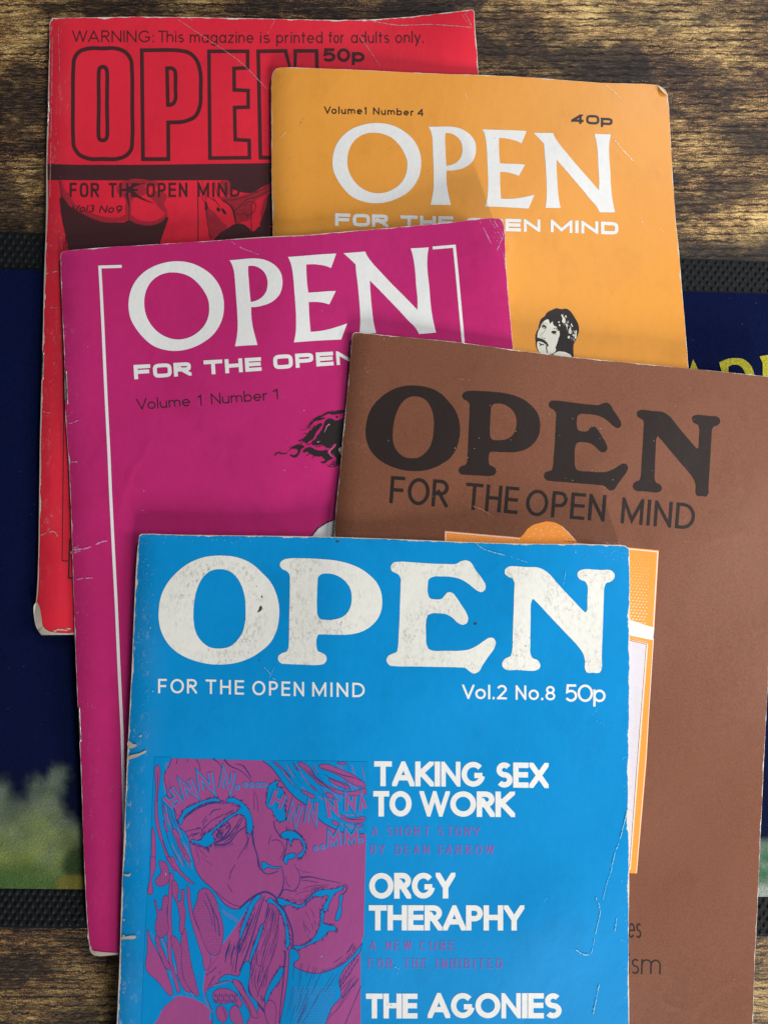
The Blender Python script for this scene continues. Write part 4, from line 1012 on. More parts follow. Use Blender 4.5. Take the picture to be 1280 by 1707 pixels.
for r in range(24):
    y = 924 + r * 5.1
    for c in range(12):
        x = 1046 + c * 5.6 + (2.8 if r % 2 else 0)
        if x > 1083 - (y - 924) * .06: continue
        s_ = .45 + 1.25 * min(1, (y - 918) / 110) * (1 - .45 * c / 12)
        q = (np.array([(1.25, 0), (.4, -.8), (-1.25, 0), (-.4, .8)]) * s_ + np.array([x, y + c * .5]))
        if y + c * .5 < 1036 + c * 1.2: dots.append((1, q))
for c in range(20):
    x = 748 + c * 5.6; dots.append((1, np.array([(1, 0), (0, -.6), (-1, 0), (0, .6)]) + np.array([x, 891 + (x - 748) * .085]))); dots.append((1, np.array([(1, 0), (0, -.6), (-1, 0), (0, .6)]) + np.array([x + 2.8, 895.5 + (x - 748) * .085])))
for (x, y) in ((893, 881), (901, 884), (912, 878), (919, 885), (925, 879), (932, 886), (905, 892), (890, 890), (922, 893), (938, 893), (880, 895), (943, 899), (911, 899), (899, 898)): dots.append(chip(x, y, 1.0, int(x), 1.8, .7))
decal(BRO, "halftone_dots", dots, M['pink_white'], 4)
decal(BRO, "brush_marks", stroke([(1052, 1062.5), (1064, 1065.5)], [.4, 1.5, .4]) + stroke([(1066, 1067), (1080, 1071)], [.4, 1.6, .4]) + stroke([(1056, 1066), (1072, 1070.5)], [.3, 1.1, .3]), M['pink_white'], 5)
sc = rscratch([(786, 843), (800, 848), (812, 855), (823, 862)], .9, 51, 0) + rscratch([(998, 714), (1003, 715), (1009, 716)], .9, 52) + rscratch([(1140, 869), (1146, 860), (1149, 857)], .7, 53) + rscratch([(605, 744), (613, 740)], .8, 54) + rscratch([(765, 632), (783, 634)], .5, 55) + rscratch([(1220, 1632), (1227, 1632.5)], .7, 56)
sc += crackle(612, 600, 7, 22, 14, .5, 57) + crackle(600, 780, 8, 40, 8, .4, 58)
r8 = np.random.default_rng(8)
for k in range(60): sc.append(chip(r8.uniform(600, 1260), r8.uniform(620, 1690), r8.uniform(.25, .6), 100 + k, 1.1))
for x, y, r_ in ((915, 691, 1.3), (954, 698, .8), (986, 784, 1.2), (1141, 903, 1.1), (1008, 813, .9), (962, 662, .8), (758, 747, 1.0), (640, 565, 1.4)): sc.append(chip(x, y, r_, int(x)))
decal(BRO, "scuff_marks", sc, M['worn_brown'], 4)

# ============================================================ BLUE magazine
bl_left = PX("231.8,898 229,929 224,1032 221.3,1100 217,1187 213,1266 208.6,1377 203.4,1498 201,1584 195.7,1707 189,1860 184,1990", False, 3)
BLU = Mag(np.vstack([PX("233,892.5 237,890 303,891.6 544,895 640,898 850,906 1010,908 1041,910 1047,914 1048.6,924 1049,1016 1048.4,1172 1047,1260 1046.6,1338 1048.4,1443 1047,1561 1048.5,1707 1050,1996", False, 3), [(600, 1993)], bl_left[::-1]]),
          bl_left, .0024, sag=2.8e-6, lifts=((1060, 890, 300, .0040),))
build_mag(BLU, "blue_magazine", M['blue'], "blue magazine on top of the pile with a purple drawing of a face", jig=0.24, seed=15)
for g_ in (bO, bP, bE, bN): decal(BLU, "title_letter", g_, M['white_blue'], 2)
hv = dict(w=.145, gap=.26, widths={'O': .80, 'R': .56, 'D': .66, 'F': .46, 'E': .48, 'N': .60, 'M': .76, 'H': .58, 'P': .5, 'T': .58})
W_ = []
for tx, a, b in (("FOR", (264, 1155.5), (328.8, 1156)), ("THE", (343, 1156.5), (407, 1158)), ("OPEN", (420.8, 1158.7), (507, 1160.7)), ("MIND", (520.5, 1161), (608, 1162.3))):
    W_ += word(tx, a, b, (0, -24), **hv)
decal(BLU, "tagline", W_, M['white_text'], 2)
W_ = word("Vol.2", (770, 1165), (844.5, 1165.8), (0, -24), w=.145, gap=.16, xh=.68, widths={'V': .72}) + word("No.8", (859, 1166.3), (925, 1167.5), (0, -24), w=.145, gap=.16, xh=.68, widths={'N': .62})
decal(BLU, "issue_number", W_, M['white_text'], 2)
decal(BLU, "price", word("50p", (942, 1169.5), (1008.8, 1170.5), (0, -29), w=.135, gap=.02, xh=.68, widths={'0': .78, '5': .56}), M['white_text'], 2)
av = dict(w=.215, gap=.035)
def heading(ws):
    W_ = []
    for tx, a, b, h in ws: W_ += word(tx, a, b, (0, -h), **av)
    decal(BLU, "heading", W_, M['white_text'], 2)
heading([("TAKING", (623.7, 1310.3), (808.2, 1311.5), 41.5), ("SEX", (826.5, 1312.5), (914, 1313.7), 42)])
heading([("TO", (622, 1361), (686, 1361), 42.5), ("WORK", (699, 1361), (858, 1362), 42.5)])
heading([("ORGY", (615.4, 1498), (758.8, 1497.6), 43)])
heading([("THERAPHY", (614.7, 1550.8), (873.5, 1551), 42)])
heading([("THE", (610, 1697.5), (695.7, 1697.7), 41.5), ("AGONIES", (712.5, 1697), (935.5, 1697.5), 42)])
cpt = dict(w=.17, hw=.06, gap=.42, serif=True, widths={'O': .62, 'R': .58, 'W': .9, 'N': .62, 'D': .6, 'A': .62, 'H': .58, 'I': .0, 'S': .46, 'C': .58})
def caption(ws):
    W_ = []
    for tx, a, b, h in ws: W_ += word(tx, a, b, (0, -h), **cpt)
    # stencil breaks
    decal(BLU, "caption", W_, M['purple_txt'], 2)
caption([("A", (618.7, 1393), (630.5, 1393), 15), ("SHORT", (645, 1393), (717, 1393.2), 15), ("STORY", (729.5, 1393.2), (800.5, 1393.5), 15)])
caption([("BY", (617.5, 1423.5), (641.5, 1423.7), 15), ("DEAN", (659, 1423.7), (715.5, 1423.7), 15), ("FARROW", (731.7, 1423.7), (823.7, 1423.8), 15)])
caption([("A", (616, 1583.6), (627, 1583.6), 15), ("NEW", (643, 1583.6), (686.5, 1583.6), 15), ("CURE", (700, 1583.6), (759, 1583.6), 15)])
caption([("FOR", (614, 1613.8), (654.5, 1613.8), 15.5), ("THE", (672.5, 1613.8), (711.5, 1613.8), 15.5), ("INHIBITED", (727.5, 1613.8), (837.4, 1614), 15.5)])

# ---- purple drawing: two close faces, hair and a hand (own line drawing in the manner of the cover)
F1 = lambda t_, c=True: Z(240, 1250, 6.4, t_, c); F2_ = lambda t_, c=True: Z(420, 1250, 6.4, t_, c)
F3 = lambda t_, c=True: Z(230, 1430, 6.16, t_, c); F4 = lambda t_, c=True: Z(400, 1430, 5.818, t_, c)
panel = [(1, PX("262,1268* 285,1264* 440,1268* 520,1270* 611,1273* 610,1400* 606,1560* 601,1577* 601,1720* 601,1780* 232,1780* 246,1720 260,1700 275,1678 292,1664* 246,1618* 247,1545* 253,1440* 258,1330*"))]
decal(BLU, "illustration_panel", panel, M['purple'], 2)
B = [(1, PX("258,1262* 286,1262* 281,1279 276,1286 274.7,1302 277.5,1310 279,1323 291,1351 294,1366 299,1378 309,1387.5 315,1400 318,1416 323,1434 329,1454 340,1469 353,1480 365,1495 376,1508 386,1514 400,1514.5 409,1506 422,1502* 400,1534 376,1568 353,1595.6 343.6,1617 340,1654 343.6,1662 353,1683 351,1700 350,1685 340,1673 330,1668 310,1661 292,1661 275,1676 258,1706 236,1716* 240,1616* 243,1545* 250,1440* 255,1330*")),
     (1, F2_("120,118* 600,118* 1240,128* 1228,900* 950,870 860,830 740,760 640,640 540,560 470,510 400,440 330,350 270,260 200,175")),
     (1, F1("400,700 430,640 520,590 640,540 780,515 820,540 740,550 620,580 520,640 440,700 390,800 370,760")),
     (1, F1("890,520 950,510 1040,550 1110,620 1150,710 1160,850 1130,900 1100,860 1095,760 1050,690 990,690 900,750 820,810 740,880 730,900 750,930 745,990 700,1020 640,1035 600,1010 500,970 610,960 640,910 720,860 800,790 900,710 1000,650 1030,610 960,570 880,550")),
     (1, F2_("165,480 190,370 240,340 285,325 265,390 300,400 350,470 352,600 345,760 290,760 240,700 215,640 165,610")),
     (1, F2_("310,905 400,860 470,880 540,950 575,1010 570,1080 520,1150 490,1150 490,1120 540,1080 545,1010 490,950 430,960 415,1020 390,950 330,945")),
     (1, F2_("340,1180 370,1120 430,1100 470,1110 440,1160 390,1170 370,1220")),
     (1, F4("225,35 270,60 340,85 410,90 400,100 330,105 260,95 235,120")),
     (1, F4("370,390 430,405 520,440 590,455 660,400 740,325 830,305 920,300 1010,275 1000,300 920,350 870,440 830,520 800,500 850,360 790,380 730,370 660,420 600,480 560,485 480,455 400,465")),
     (1, F4("985,350 1000,360 985,440 985,520 960,600 930,610 930,560 960,470 965,380")),
     (1, F4("800,500 820,560 810,630 860,650 930,670 935,700 870,710 790,790 700,830 620,865 560,890 520,860 600,850 690,800 750,720 780,620")),
     (1, F4("500,880 580,960 520,1040 600,1090 760,1120 900,1080 1040,1000 1185,830* 1170,900 1100,980 1010,1080 960,1190 980,1340 900,1440 820,1640* 380,1640* 420,1450 460,1200 480,1000")),
     (1, F4("260,420 290,390 350,440 430,520 460,650 480,760 480,850 455,880 445,750 430,620 390,520 330,450")),
     (1, F4("130,400 200,355 150,450 80,600 0,790 0,740 60,560")), (1, F4("215,640 227,650 170,850 110,1000 90,1080 100,950 160,780")),
     (1, F4("420,1060 415,1130 380,1200 300,1310 250,1420 240,1380 290,1220 340,1140")),
     (1, F3("830,1260 900,1200 1040,1210 1050,1180 1130,1060 1150,1200 1140,1380 1232,1500 1232,1570 1130,1420 1030,1260 960,1270 840,1290")),
     (1, F3("700,1380 760,1320 960,1270 1050,1400 1100,1500 1150,1600 1100,1740* 1000,1780* 760,1780* 760,1560 720,1460"))]
MASS = B; B = []; LS = 1.35
B += stroke(F1("880,760 920,800 880,900 820,960 750,990", False), [1, 2, 1]) + stroke(F1("750,1010 850,1012 920,980 1000,880 1075,825", False), [2, 1.5, 1.2]) + stroke(F1("830,800 810,860 830,920", False), 1.2)
B += stroke(F1("770,840 800,870 780,920", False), 2.2) + stroke(F1("920,940 990,860 1060,720", False), .9)
B += stroke(F1("620,780 670,710", False), .8) + stroke(F1("700,700 740,650 830,630", False), [.6, 1.4, .6]) + stroke(F1("640,840 640,790 680,740", False), .7) + stroke(F1("870,700 920,670 960,640", False), .9) + stroke(F1("450,870 540,850 600,840", False), .8) + stroke(F1("520,920 600,880", False), .8)
for k in range(9): B += stroke(F1("%d,%d %d,%d" % (760 + k * 22, 1010 - k * 3, 765 + k * 24, 1060 - k * 5), False), [1.2, .4])
for k in range(5): B += stroke(F1("%d,%d %d,%d" % (700 + k * 8 - 40, 1010 + k * 8, 640 + k * 14, 1050 + k * 14), False), [1.6, .4])
for k in range(12): B += stroke(F1("%d,%d %d,%d" % (430 + k * 32, 690 - k * 15, 400 + k * 36, 660 - k * 16), False), [.4, 1.3, .4])
B += stroke(F1("1160,860 1170,1000 1210,1120 1225,1250", False), [2, 1.5, 1.2]) + stroke(F2_("10,900 30,1030 70,1170 90,1280", False), 1.3) + stroke(F1("1090,880 1110,960 1050,1080 1000,1170", False), [1, 1, .5]) + stroke(F1("1140,880 1120,960 1090,1060", False), .6)
B += stroke(F1("1180,430 1175,530 1180,640", False), .6) + stroke(F1("1195,460 1215,560 1218,660", False), .6) + stroke(F1("560,100 590,150 605,230", False), [1.2, .6]) + stroke(F1("740,95 800,140 840,200", False), [1.5, .6]) + stroke(F1("860,105 920,170 1020,215 1090,270 1150,340", False), [2, 1, .6]) + stroke(F1("980,150 1050,165 1100,220 1145,300", False), [.6, 1.8, 1]) + stroke(F1("470,100 465,130", False), .8) + stroke(F1("360,95 350,150", False), .9)
B += stroke(F2_("235,760 250,840 290,900 320,940", False), 1.3) + stroke(F2_("370,820 380,960 360,1080 330,1180", False), 1.2) + stroke(F2_("180,1010 190,950 210,910", False), .6) + stroke(F2_("215,970 270,960 320,990 345,1050 320,1130 300,1160", False), .8) + stroke(F2_("450,850 500,890 550,940", False), [1.4, .6]) + stroke(F2_("530,900 540,940", False), .6)
B += stroke(F4("175,0 180,70 220,130 260,155 330,145 370,130", False), 1.2) + stroke(F4("410,110 425,180 415,300 370,390", False), [1, 1.2, 2]) + stroke(F4("530,65 580,170 580,230 520,320 430,310 390,370", False), [.6, 1, 1.4]) + stroke(F4("450,180 455,240 490,290", False), .7) + stroke(F4("590,190 680,185 780,205 880,225 980,245", False), [2.5, 1.2, 1, .6]) + stroke(F4("600,215 680,225 760,240", False), .8) + stroke(F4("1000,255 1040,270 1030,320 985,360", False), [.6, 1, 1.6])
for k in range(9): B += stroke([(400 + (430 + k * 28) / 5.818, 1430 + (430 - (k % 2) * 20) / 5.818 + k * .2), (400 + (425 + k * 26) / 5.818, 1430 + (385 + (k % 3) * 12) / 5.818)], [1.2, .3])
for k in range(8): B += stroke([(400 + (640 + k * 22) / 5.818, 1430 + (415 - k * 12) / 5.818), (400 + (640 + k * 22) / 5.818, 1430 + (365 - k * 14) / 5.818)], [1, .3])
for k in range(16): B += stroke([(400 + (820 + k * 20) / 5.818, 1430 + (1105 - k * k * .95) / 5.818), (400 + (812 + k * 20) / 5.818, 1430 + (1075 - k * k * .95) / 5.818)], [1.2, .3])
B += stroke(F4("0,490 100,400 180,350 250,330 320,360 400,460 470,600 510,720 515,820 495,950", False), [2.2, 2.4, 2.0, 1.4]) + stroke(F4("430,900 440,920 430,1060 420,1200 400,1400 380,1600", False), [2.5, 1.2, 1]) + stroke(F4("240,370 180,560 130,740 60,950 0,1100", False), [1, 1.6, 1.8]) + stroke(F4("290,490 250,600 220,650", False), .9) + stroke(F4("330,520 300,720 230,920 180,1050 160,940 140,990", False), .7) + stroke(F4("375,590 370,760 340,900 280,1050 210,1220 170,1350", False), .6) + stroke(F4("325,500 290,700 240,860", False), .6) + stroke(F4("150,520 100,640 40,800 0,920", False), [.6, 1.6, 1.2]) + stroke(F4("60,520 20,620 0,680", False), .9)
B += stroke(F4("90,1080 80,1200 110,1340 190,1430 270,1540 300,1640", False), [2, 2.4, 2]) + stroke(F4("50,1020 50,1120 65,1200", False), [.8, 1.8, .6]) + stroke(F3("1000,900 970,1000 960,1110", False), .9) + stroke(F3("950,850 910,980 900,1080", False), [.8, 2, .8]) + stroke(F3("1060,800 1030,960 1000,1180", False), [.8, 1.8, 1.2]) + stroke(F3("1120,760 1060,880", False), .8) + stroke(F3("1190,600 1120,780", False), [.5, 1.4])
B += stroke(F3("700,1200 740,1180 810,1120", False), .9) + stroke(F3("720,1330 790,1210", False), 1.0) + stroke(F3("800,340 900,430 980,480 1060,500", False), .7) + stroke(F3("1000,70 960,140 940,220", False), .8) + stroke(F3("920,270 950,320 970,350", False), .7) + stroke(F4("1150,1180 1080,1260 990,1360", False), [.6, 1.4])
for k in range(14): B += stroke([(400 + (970 + (k % 7) * 27) / 5.818, 1430 + (1210 - (k % 7) * 42 + (k // 7) * 60) / 5.818), (400 + (985 + (k % 7) * 27) / 5.818, 1430 + (1170 - (k % 7) * 42 + (k // 7) * 60) / 5.818)], 1.2)
for k in range(10): B += stroke([(575 + k * 2.6, 1707 - k * 6), (580 + k * 2.4, 1697 - k * 6)], .8)
def flow(f, A, Bc, n, w, seed, keep=.7, cont=True):
    r = np.random.default_rng(seed); a = f(A, False); b = f(Bc, False); out = []
    rs = lambda p: np.c_[np.interp(np.linspace(0, 1, 24), np.linspace(0, 1, len(p)), p[:, 0]), np.interp(np.linspace(0, 1, 24), np.linspace(0, 1, len(p)), p[:, 1])]
    a, b = rs(a), rs(b)
    for k in range(n):
        t_ = (k + r.uniform(.2, .8)) / n; c = a * (1 - t_) + b * t_ + r.normal(0, .25, (24, 2)); i = 0
        while i < 20:
            L = int(r.integers(5, 18)); j_ = min(24, i + L)
            if r.random() < keep and j_ - i > 3: out += stroke(c[i:j_], [.3, w * r.uniform(.7, 1.3), .3])
            i = j_ + int(r.integers(1, 4))
    return out
B += flow(F4, "240,380 130,740 20,1100", "420,520 380,800 300,1050 260,1300", 11, .9, 1, .75) + flow(F4, "110,440 20,640 -60,860", "230,370 120,700 10,1000", 7, .9, 2, .7)
B += flow(F4, "120,1020 110,1200 200,1400", "300,1060 250,1250 240,1400", 5, .8, 3, .6) + flow(F3, "900,900 850,1080 820,1200", "1080,850 1040,1000 1010,1180", 7, .9, 4, .7)
B += flow(F4, "600,1560 700,1420 900,1250 1060,1080", "830,1600 960,1480 1080,1300 1160,1180", 9, .8, 5, .7) + flow(F2_, "450,860 500,900 560,950", "380,850 420,870 470,880", 3, .7, 6, .8)
B += flow(F1, "430,700 560,610 700,560 860,530", "400,760 540,650 700,590 860,560", 7, 1.0, 7, .8) + flow(F1, "1050,560 1120,660 1150,800", "1000,560 1080,680 1100,840", 3, .8, 8, .8)
B += flow(F1, "600,880 700,780 850,700 980,650", "640,850 720,760 850,680 960,630", 2, .7, 9, .9) + flow(F1, "500,960 560,985 620,1000", "520,1010 580,1030 640,1040", 4, 1.1, 10, .9)
B += flow(F4, "520,330 600,300 700,270 860,260", "560,380 650,350 740,310 860,290", 3, .5, 11, .6) + flow(F4, "540,560 600,640 680,740", "700,480 730,560 740,660", 3, .5, 12, .5)
B += stroke(F1("760,1000 850,955 950,860 1040,720", False), [1.0, 1.5, .8]) + flow(F1, "760,900 820,830 900,770", "780,960 860,920 920,830", 6, 1.5, 30, .8) + flow(F1, "840,960 920,900 1000,790", "860,1000 960,930 1060,800", 3, .9, 31, .8)
B += stroke(F1("560,840 600,830 625,870 600,920", False), .9) + stroke(F1("480,930 520,900 580,890", False), 1.0)
def fringe(poly, n, L, seed, w=.9):
    r = np.random.default_rng(seed); out = []; sg = 1 if np.cross(poly, np.roll(poly, -1, 0)).sum() > 0 else -1
    d = np.r_[0, np.cumsum(np.linalg.norm(np.diff(np.vstack([poly, poly[:1]]), axis=0), axis=1))]; PP = np.vstack([poly, poly[:1]])
    for k in range(n):
        u = r.uniform(0, d[-1]); p = np.array([np.interp(u, d, PP[:, 0]), np.interp(u, d, PP[:, 1])]); p2 = np.array([np.interp(min(u + 1.5, d[-1]), d, PP[:, 0]), np.interp(min(u + 1.5, d[-1]), d, PP[:, 1])])
        t_ = p2 - p; ln = np.linalg.norm(t_)
        if ln < 1e-3: continue
        t_ /= ln; nn = np.array([t_[1], -t_[0]]) * sg; l = L * r.uniform(.5, 1.3)
        out += stroke([p - nn, p + (nn * .8 + t_ * .7) * l * .5, p + (nn * .7 + t_ * 1.1) * l], [w * 1.3, w, .2])
    return out
for k, q in enumerate(MASS):
    if k >= 2: B += stroke(q[1], .8, True)
    if k in (2, 3, 4, 5, 8, 10, 12, 13, 14, 15): MASS_F = fringe(q[1], int(len(q[1]) * .45), 4.2, 200 + k); B += MASS_F
B += stroke(PX("286,1264 281,1279 276,1286 274.7,1302 277.5,1310 279,1323 291,1351 294,1366 299,1378 309,1387.5 315,1400 318,1416 323,1434 329,1454 340,1469 353,1480 365,1495 376,1508 386,1514 400,1514.5 409,1506 430,1490", False), 1.0)
B += stroke(F2_("120,120 200,178 270,262 330,352 400,442 470,512 540,562 640,642 740,762 860,832 950,872 1200,895", False), 1.2)
B += flow(PX, "281,1300 290,1350 303,1378 322,1440", "290,1300 302,1350 318,1380 336,1440", 4, .8, 40, .5) + flow(F1, "1040,560 900,540 760,560", "1020,640 900,610 760,640", 4, .7, 41, .5) + flow(F1, "540,1100 600,1200 700,1270", "560,1000 640,1100 760,1200", 3, .5, 42, .3)
B += flow(F4, "560,120 600,150 680,160", "560,60 620,90 700,100", 2, .5, 43, .5) + flow(F4, "1130,860 1060,960 940,1050", "1090,820 1010,930 900,1010", 4, .7, 44, .6) + flow(F4, "600,600 620,700 660,780", "700,560 700,660 700,760", 4, .5, 45, .4)
B += flow(F1, "180,500 200,740 250,960 380,1240", "330,680 400,850 490,1060 540,1280", 13, .7, 51, .6) + flow(F2_, "230,150 400,360 560,500 760,620", "1190,150 1200,260 1210,330 1215,400", 24, .7, 52, .55)
B += flow(F3, "150,780 280,1000 400,1320", "300,420 400,900 600,1400", 10, .7, 53, .5) + flow(F4, "520,1000 500,1250 440,1600", "960,1120 800,1350 620,1610", 16, .7, 54, .6) + flow(F3, "560,300 800,560 880,760", "640,260 860,500 940,640", 4, .7, 55, .5)
decal(BLU, "illustration_shapes", MASS, M['blue_line'], 3)
decal(BLU, "illustration_lines", B, M['overprint'], 4)
Pq = [(1, f(t_)) for f, t_ in ((F1, "130,170 150,160 175,210 170,330 155,480 150,640 165,780 200,930 250,1080 330,1220 400,1290* 320,1290* 250,1170 200,1020 150,880 125,760 120,600 130,400 120,250"),
  (F3, "290,-10* 370,-10* 440,130 570,270 480,210 400,130"), (F1, "320,840 370,890 400,1000 460,1100 490,1200 440,1150 380,1050 340,950"), (F1, "215,760 240,800 260,880 240,860"),
  (F3, "340,150 365,170 350,400 345,560 355,800 345,950 370,1150 420,1300 430,1390 405,1370 360,1200 320,1050 305,850 310,500 325,280"),
  (F3, "515,280 535,330 545,440 580,620 640,760 700,900 745,990 748,1080 710,1150 660,1000 600,820 550,650 515,450"),
  (F3, "110,740 130,820 180,920 260,1080 310,1200 360,1400 340,1420 200,1260 95,1160 100,950"),
  (F1, "100,830 120,900 130,1050 120,1280* 80,1280* 85,1050"), (F3, "135,-10* 180,-10* 185,100 150,200 130,380 130,200"),
  (F2_, "230,130 270,140 410,290 330,210"), (F2_, "500,130 550,140 620,200 700,300 780,360 860,400 960,440 1100,440 1220,420 1220,470 1000,480 900,460 780,390 720,370 640,290 560,220"),
  (F2_, "720,165 790,150 900,190 1050,250 1150,310 1215,380 1210,395 1110,380 960,290 850,240"), (F2_, "820,310 900,320 980,360 1040,410 960,400 880,360"),
  (F2_, "530,440 570,440 680,510 650,520 580,480"), (F2_, "790,470 860,475 870,510 810,500"), (F2_, "930,700 1050,730 1210,720 1200,760 1000,760"), (F2_, "850,760 930,800 880,800"),
  (F2_, "445,140 470,170 490,220"), (F2_, "620,375 700,440 660,420"), (F2_, "910,140 1010,140 1010,155 950,155"), (F2_, "1090,810 1190,800 1180,815"),
  (F3, "800,1360 900,1340 980,1370 1040,1430 1060,1530 980,1480 880,1500 790,1470 770,1400"), (F3, "830,1520 880,1530 920,1640 880,1690 820,1640 810,1560"), (F3, "960,1540 1000,1510 1080,1690 1060,1740* 950,1650"),
  (F3, "980,1250 1030,1260 1080,1340 1150,1450 1210,1560 1232,1640 1190,1640 1130,1500 1060,1400"), (F4, "250,1420 290,1380 330,1400 355,1500 340,1620* 280,1620* 250,1540"))]
tex = [F3("640,330 700,310 780,380 830,520 880,740 860,900 800,1000 750,990 680,880 620,700 570,560 610,440"), F3("490,730 510,830 530,960 560,1130 600,1280 612,1420 560,1380 500,1300 440,1180 450,1100 440,900"),
       F3("290,380 300,560 300,780 230,820 180,700 200,600 180,430 220,540"), F3("380,230 420,300 430,450 460,320 475,480 490,520 440,780 430,600 400,460 360,380"), F3("230,30 290,50 320,130 300,270 200,280 180,240 240,150"),
       F3("200,800 240,900 300,1040 340,1150 300,1140 240,1020 200,920"), F3("360,800 440,900 450,1100 480,1250 540,1380 500,1370 430,1260 400,1100 370,960")]
Pq += [(1, q) for q in tex]
Pq += flow(F1, "185,560 210,760 260,960 400,1240", "330,700 400,860 480,1060 530,1270", 9, 1.0, 21, .55) + flow(F1, "200,110 190,260 200,470", "270,130 230,300 240,460", 4, .8, 22, .6)
Pq += flow(F2_, "240,150 400,380 560,520 760,640", "1180,150 1200,260 1210,330 1215,420", 26, 1.1, 23, .5) + flow(F2_, "560,540 760,690 900,800 1180,860", "780,520 880,600 1000,680 1200,660", 7, 1.0, 24, .5)
Pq += flow(F3, "130,760 260,980 380,1300", "300,800 380,1080 560,1440", 8, .9, 25, .5) + flow(F3, "560,330 620,560 740,900", "860,760 860,860 840,960", 4, .8, 26, .4)
Pq += stroke(F3("545,1370 580,1450", False), .6) + stroke(F3("690,1440 740,1540 775,1590", False), 1.0) + stroke(F3("690,1380 720,1330 850,1290 970,1262", False), [2, 1.2, .7]) + stroke(F3("640,1000 760,1040 870,900", False), .5)[:0] + stroke(F3("710,1300 720,1200 780,1080 860,960", False), [1.6, .8, .6])
for k in range(6): Pq += stroke([(371 + k * 4.5, 1516 + k * 2.6), (375 + k * 4.5, 1524 + k * 3)], .6)
for r in range(16):
    for c in range(15):
        x = 490 + c * 5.0 + (2.5 if r % 2 else 0); y = 1640 + r * 4.6
        if 1640 < y < 1712 and x < 560 - (y - 1640) * .15 and (x - 482) > (1650 - y) * 1.2: Pq.append((1, np.array([(x, y), (x + .55, y + .3), (x + .5, y + 2.4), (x - .05, y + 2.2)])))
decal(BLU, "illustration_strands", Pq, M['purple'], 5)
BORD = []
for q in Pq[:33]: BORD += stroke(q[1], .6, True)
D_ = BORD
for q in tex:
    lo, hi = q.min(0), q.max(0)
    pts = np.array([(x + (1.7 if int(y / 2.6) % 2 else 0), y) for y in np.arange(lo[1], hi[1], 2.6) for x in np.arange(lo[0], hi[0], 3.4)])
    pts = pts[inside(q, pts)]
    for p in pts: p = p + rng.normal(0, .25, 2); D_.append((1, np.array([(p[0] - .75, p[1]), (p[0], p[1] - .6), (p[0] + .75, p[1]), (p[0], p[1] + .6)])))
D_ += stroke(F3("700,360 760,500 800,760", False), 1.0) + stroke(F3("680,430 740,560 770,700", False), .7) + stroke(F3("750,480 820,640 840,800", False), 1.2)
for t_ in ("740,190 860,230 970,270 1100,300 1190,340", "780,260 860,320 940,350 1010,400", "560,190 640,270 740,370", "620,220 690,300 800,390 900,440", "960,720 1080,745 1190,740"): D_ += stroke(F2_(t_, False), [.4, 1.3, .5])
for t_ in ("150,240 148,400 142,560", "200,960 260,1120 320,1210", "350,930 400,1040 450,1130"): D_ += stroke(F1(t_, False), .6)
for k in range(26):
    x = 790 + (k % 13) * 19; y = 1385 + (k // 13) * 50 + (k % 3) * 9; D_ += stroke(F3("%d,%d %d,%d" % (x, y, x - 6, y + 42), False), [.4, 1.3, .4])
D_ += stroke(F3("870,1540 890,1580 905,1640", False), .8)
decal(BLU, "illustration_dots", D_, M['overprint'], 6)
# sound lettering drawn as hollow letters
LS = 1.0
LW = []
for f, pts in ((F1, ["215,510* 322,618*", "292,405* 405,565*", "275,558* 365,512*", "455,515* 402,350* 558,478* 488,315*", "618,440* 590,272* 735,425* 708,240*", "830,408* 855,232* 922,432* 960,240*"]),
               (F2_, ["205,590* 262,430*", "298,625* 352,480*", "238,515* 322,560*", "400,765* 432,600* 470,780* 525,590*", "582,778* 612,560* 680,755* 692,560*", "832,722* 800,550* 912,680* 890,530*", "1012,650* 1010,500* 1088,625* 1092,490*", "1158,650* 1172,500* 1212,620*", "830,1042* 830,910* 872,980* 920,880* 932,1022*", "1010,1012* 1012,880* 1062,960* 1112,872* 1125,1002*"])):
    for p in pts: LW.append(f(p, False))
o0 = []; o1 = []; o2 = []
for p in LW: o0 += stroke(p, 10.6); o1 += stroke(p, 9.6); o2 += stroke(p, 5.2)
for f0, cs in (((240, 1250), [(1000, 400), (1085, 375), (1150, 375), (1215, 375), (1265, 375)]), ((420, 1250), [(70, 378), (138, 378), (685, 1050), (757, 1035), (1165, 965)])):
    for (a, b) in cs:
        c = np.array([f0[0] + a / 6.4, f0[1] + b / 6.4]); o1.append((1, c + 4.7 * np.array([(math.cos(t_), math.sin(t_)) for t_ in np.linspace(0, 6.283, 13)[:-1]]))); o2.append((1, c + 2.4 * np.array([(math.cos(t_), math.sin(t_)) for t_ in np.linspace(0, 6.283, 13)[:-1]])))
decal(BLU, "sound_lettering", o0, M['overprint'], 7); decal(BLU, "sound_lettering", o1, M['blue_line'], 8); decal(BLU, "sound_lettering", o2, M['purple'], 9)
# wear on the blue cover
sc = rscratch([(790, 903), (800, 912), (820, 920), (842, 926)], 1.3, 71, .1) + rscratch([(850, 928), (880, 938)], .6, 72) + rscratch([(440, 1112), (450, 1122), (456, 1131), (459, 1134)], 1.3, 73) + rscratch([(458, 1112), (448, 1132)], .5, 74) + rscratch([(942, 953), (940, 965), (938, 976)], .5, 75)
sc += rscratch([(1046, 1345), (1040, 1370), (1032, 1400), (1022, 1430), (1017, 1455)], 1.2, 76, .3) + rscratch([(1017, 1455), (1010, 1475), (1004, 1500)], .6, 77) + rscratch([(1000, 1520), (993, 1550), (985, 1590)], .9, 78, .5) + rscratch([(998, 1640), (992, 1670), (988, 1690)], 1.3, 79) + rscratch([(1027, 1530), (1023, 1562)], 1.1, 80) + rscratch([(958, 1582), (970, 1590), (985, 1592)], 1.6, 81) + rscratch([(992, 1495), (998, 1510), (1000, 1525)], 1.3, 82)
